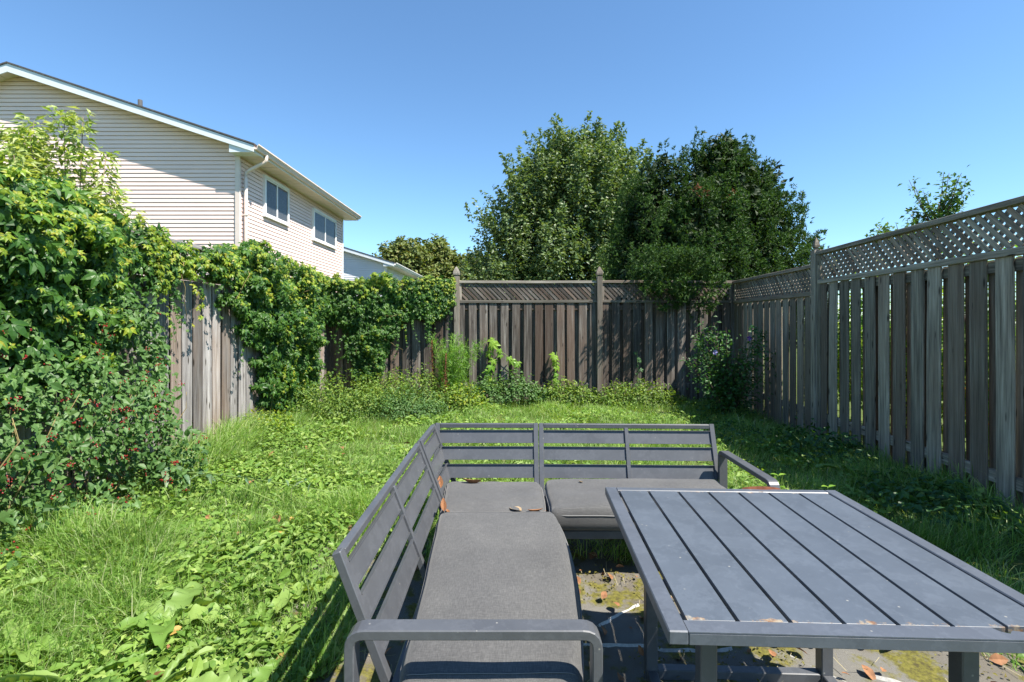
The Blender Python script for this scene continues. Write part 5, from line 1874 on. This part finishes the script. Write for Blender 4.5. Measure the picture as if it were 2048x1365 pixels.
c1 = cushion('long grey cushion on the left sofa under the near armrest', [(-.315, 1.395), (.205, 1.395), (.228, 2.665), (-.385, 2.665)], .418, .125, 1, .010,
        side=.03)
c2 = cushion('square grey cushion on the corner seat', [(-.385, 2.665), (.165, 2.665), (.19, 3.22), (-.42, 3.24)], .396, .105, 2, .008)
c3 = cushion('grey cushion on the rear sofa, half hidden by the table', [(.215, 2.70), (1.33, 2.70), (1.33, 3.24), (.22, 3.24)], .41, .125, 3, .012)

# fallen dry leaves on the furniture
def dry_leaf(label, x, y, z, L, rz, curl, mat, tilt=0, w=.4):
    n = 8
    V, F = [], []
    for i in range(n + 1):
        t = i / n
        ww = w * math.sin(math.pi * min(.97, max(.03, t))) ** .7 * .5
        V += [(-ww, t - .5, curl * (ww * 2) + .3 * curl * (t - .5) ** 2 * 4), (0, t - .5, .0 + .3 * curl * (t - .5) ** 2 * 4), (ww, t - .5, curl * (ww * 1.2) + .3 * curl * (t - .5) ** 2 * 4)]
        if i:
            b = 3 * (i - 1)
            F += [(b, b + 1, b + 4, b + 3), (b + 1, b + 2, b + 5, b + 4)]
    V += [(-.012, -.5, .0), (.012, -.5, .0), (.012, -.75, .03), (-.012, -.75, .03)]
    k = len(V) - 4
    F.append((k, k + 1, k + 2, k + 3))
    me = bpy.data.meshes.new('dry_leaf'); me.from_pydata(V, [], F); me.update()
    o = link_mesh('dry_leaf', me, None, mat)
    o.scale = (L, L, L); o.location = (x, y, z); o.rotation_euler = (tilt, 0, rz)
    tag(o, label, 'leaf')
dry_leaf('pale tan leaf at the front edge of the corner cushion', .02, 2.72, .398, .075, .9, .25, M_paleleaf, 0, .85)
dry_leaf('curled brown leaf beside the pale leaf on the corner cushion', .125, 2.70, .398, .085, 1.75, .5, M_dryleaf, 0, .3)
dry_leaf('brown leaf at the rear edge of the corner cushion', -.25, 3.17, .398, .12, 1.4, .7, M_dryleaf, 0, .35)
dry_leaf('brown leaf wedged between the left slats and the corner cushion', -.372, 2.72, .408, .11, .15, .7, M_dryleaf, .3, .3)
dry_leaf('small reddish leaf at the far left corner of the corner cushion', -.445, 3.10, .42, .09, .2, .6, M_dryleaf, .6, .4)
dry_leaf('tiny brown leaf on the seam between long and corner cushions', -.345, 2.69, .398, .05, .3, .5, M_dryleaf, 0, .4)
dry_leaf('tiny curled leaf on the rear sofa cushion', .43, 3.12, .421, .03, .9, .6, M_paleleaf, 0, .5)

# ------------------------------------------------------------------ table
tb = thing('table', 'square dark grey slatted metal table with rust stains along its gaps', 'table', (.371, 1.183, 0), math.radians(-2.3))
W, D, ZT, fw, gap, th = .995, 1.035, .690, .047, .0105, .034
def tbox(name, x0, x1, y0, y1, z0, z1, mat, bev=.003):
    me = box_mesh(x1 - x0, y1 - y0, z1 - z0, bev, name + mat.name)
    o = link_mesh(name, me, tb, mat)
    o.location = ((x0 + x1) / 2, (y0 + y1) / 2, (z0 + z1) / 2)
    return o
tbox('frame_side', 0, fw, 0, D, ZT - th, ZT, M_tframe)
tbox('frame_side', W - fw, W, 0, D, ZT - th, ZT, M_tframe)
tbox('frame_side', fw + .0005, W - fw - .0005, D - fw * .8, D, ZT - th, ZT - .0005, M_tframe)
# near side with the rusted-out notch at its right end
ho = [(fw + .0005, 0), (W - fw - .0005, 0), (W - fw - .0005, fw), (.925, fw), (.915, .030), (.895, .024), (.87, .034), (.84, .031), (.815, .036), (.80, .024), (.785, .030), (.775, fw), (fw + .0005, fw)]
V = [(x, y, ZT - .0015) for x, y in ho] + [(x, y, ZT - .0045) for x, y in ho]
n = len(ho)
fs = tri_poly('frame_side', V, [tuple(range(n)), tuple(range(n, 2 * n))[::-1]] + [(i, n + i, n + (i + 1) % n, (i + 1) % n) for i in range(n)], M_tframe, tb)
tbox('apron', fw + .0005, W - fw - .0005, 0.0005, .012, ZT - th, ZT - .005, M_tframe, .002)
ns = 7
sw = (W - 2 * fw - gap * (ns + 1)) / ns
for k in range(ns):
    x0 = fw + gap + k * (sw + gap)
    y0 = fw + .0008
    if k == 6: y0 += .006
    s = tbox('slat', x0, x0 + sw, y0, D - fw * .8 - .004, ZT - .018, ZT - .001, M_slat, .0008)
for x in (.25, .75):
    tbox('cross_bar', fw, W - fw, D * x - .02, D * x + .02, ZT - th - .012, ZT - .0185, M_metal)
# legs, foot rails, bolt
lx, ly = (.145, .815), (.17, .80)
for x in lx:
    for y in ly:
        tbox('leg', x - .022, x + .022, y - .024, y + .024, .012, ZT - th - .012, M_metal)
    tbox('foot_rail', x - .02, x + .02, ly[0] + .024, ly[1] - .024, .02, .06, M_metal)
tbox('foot_rail', lx[0] + .022, lx[1] - .022, ly[1] - .02, ly[1] + .02, .02, .06, M_metal)
for x in lx:
    tbox('top_rail', x - .02, x + .02, ly[0] + .024, ly[1] - .024, ZT - th - .055, ZT - th - .0125, M_metal)
bm = bmesh.new()
bmesh.ops.create_cone(bm, cap_ends=True, segments=14, radius1=.012, radius2=.010, depth=.010)
bo = link_mesh('bolt', from_bm(bm, 'bolt'), tb, plain('bolt_steel', (.30, .29, .28), .4, .5, metallic=.8))
bo.location = (lx[1], ly[1] - .029, .30); bo.rotation_euler = (math.radians(90), 0, 0)
bm = bmesh.new()
bmesh.ops.create_cone(bm, cap_ends=True, segments=12, radius1=.006, radius2=.006, depth=.004)
b2 = link_mesh('bolt_hole', from_bm(bm, 'bolt_hole'), bo, M_dark); b2.location = (0, 0, .0055)  # black disc, darkness of the hole put into its colour
# curled rust flake standing on the far edge
V, F = [], []
for i in range(13):
    t = i / 12
    hgt = .012 * math.sin(math.pi * t) ** .6 + .001
    V += [(.60 + .165 * t, D - .012 + .004 * math.sin(9 * t), ZT - .004), (.60 + .165 * t, D + .006, ZT - .002 + hgt * .6), (.60 + .165 * t, D + .012, ZT - .002 + hgt * .75)]
    if i:
        b = 3 * (i - 1)
        F += [(b, b + 3, b + 4, b + 1), (b + 1, b + 4, b + 5, b + 2)]
tri_poly('rust_flake', V, F, M_rust, tb)
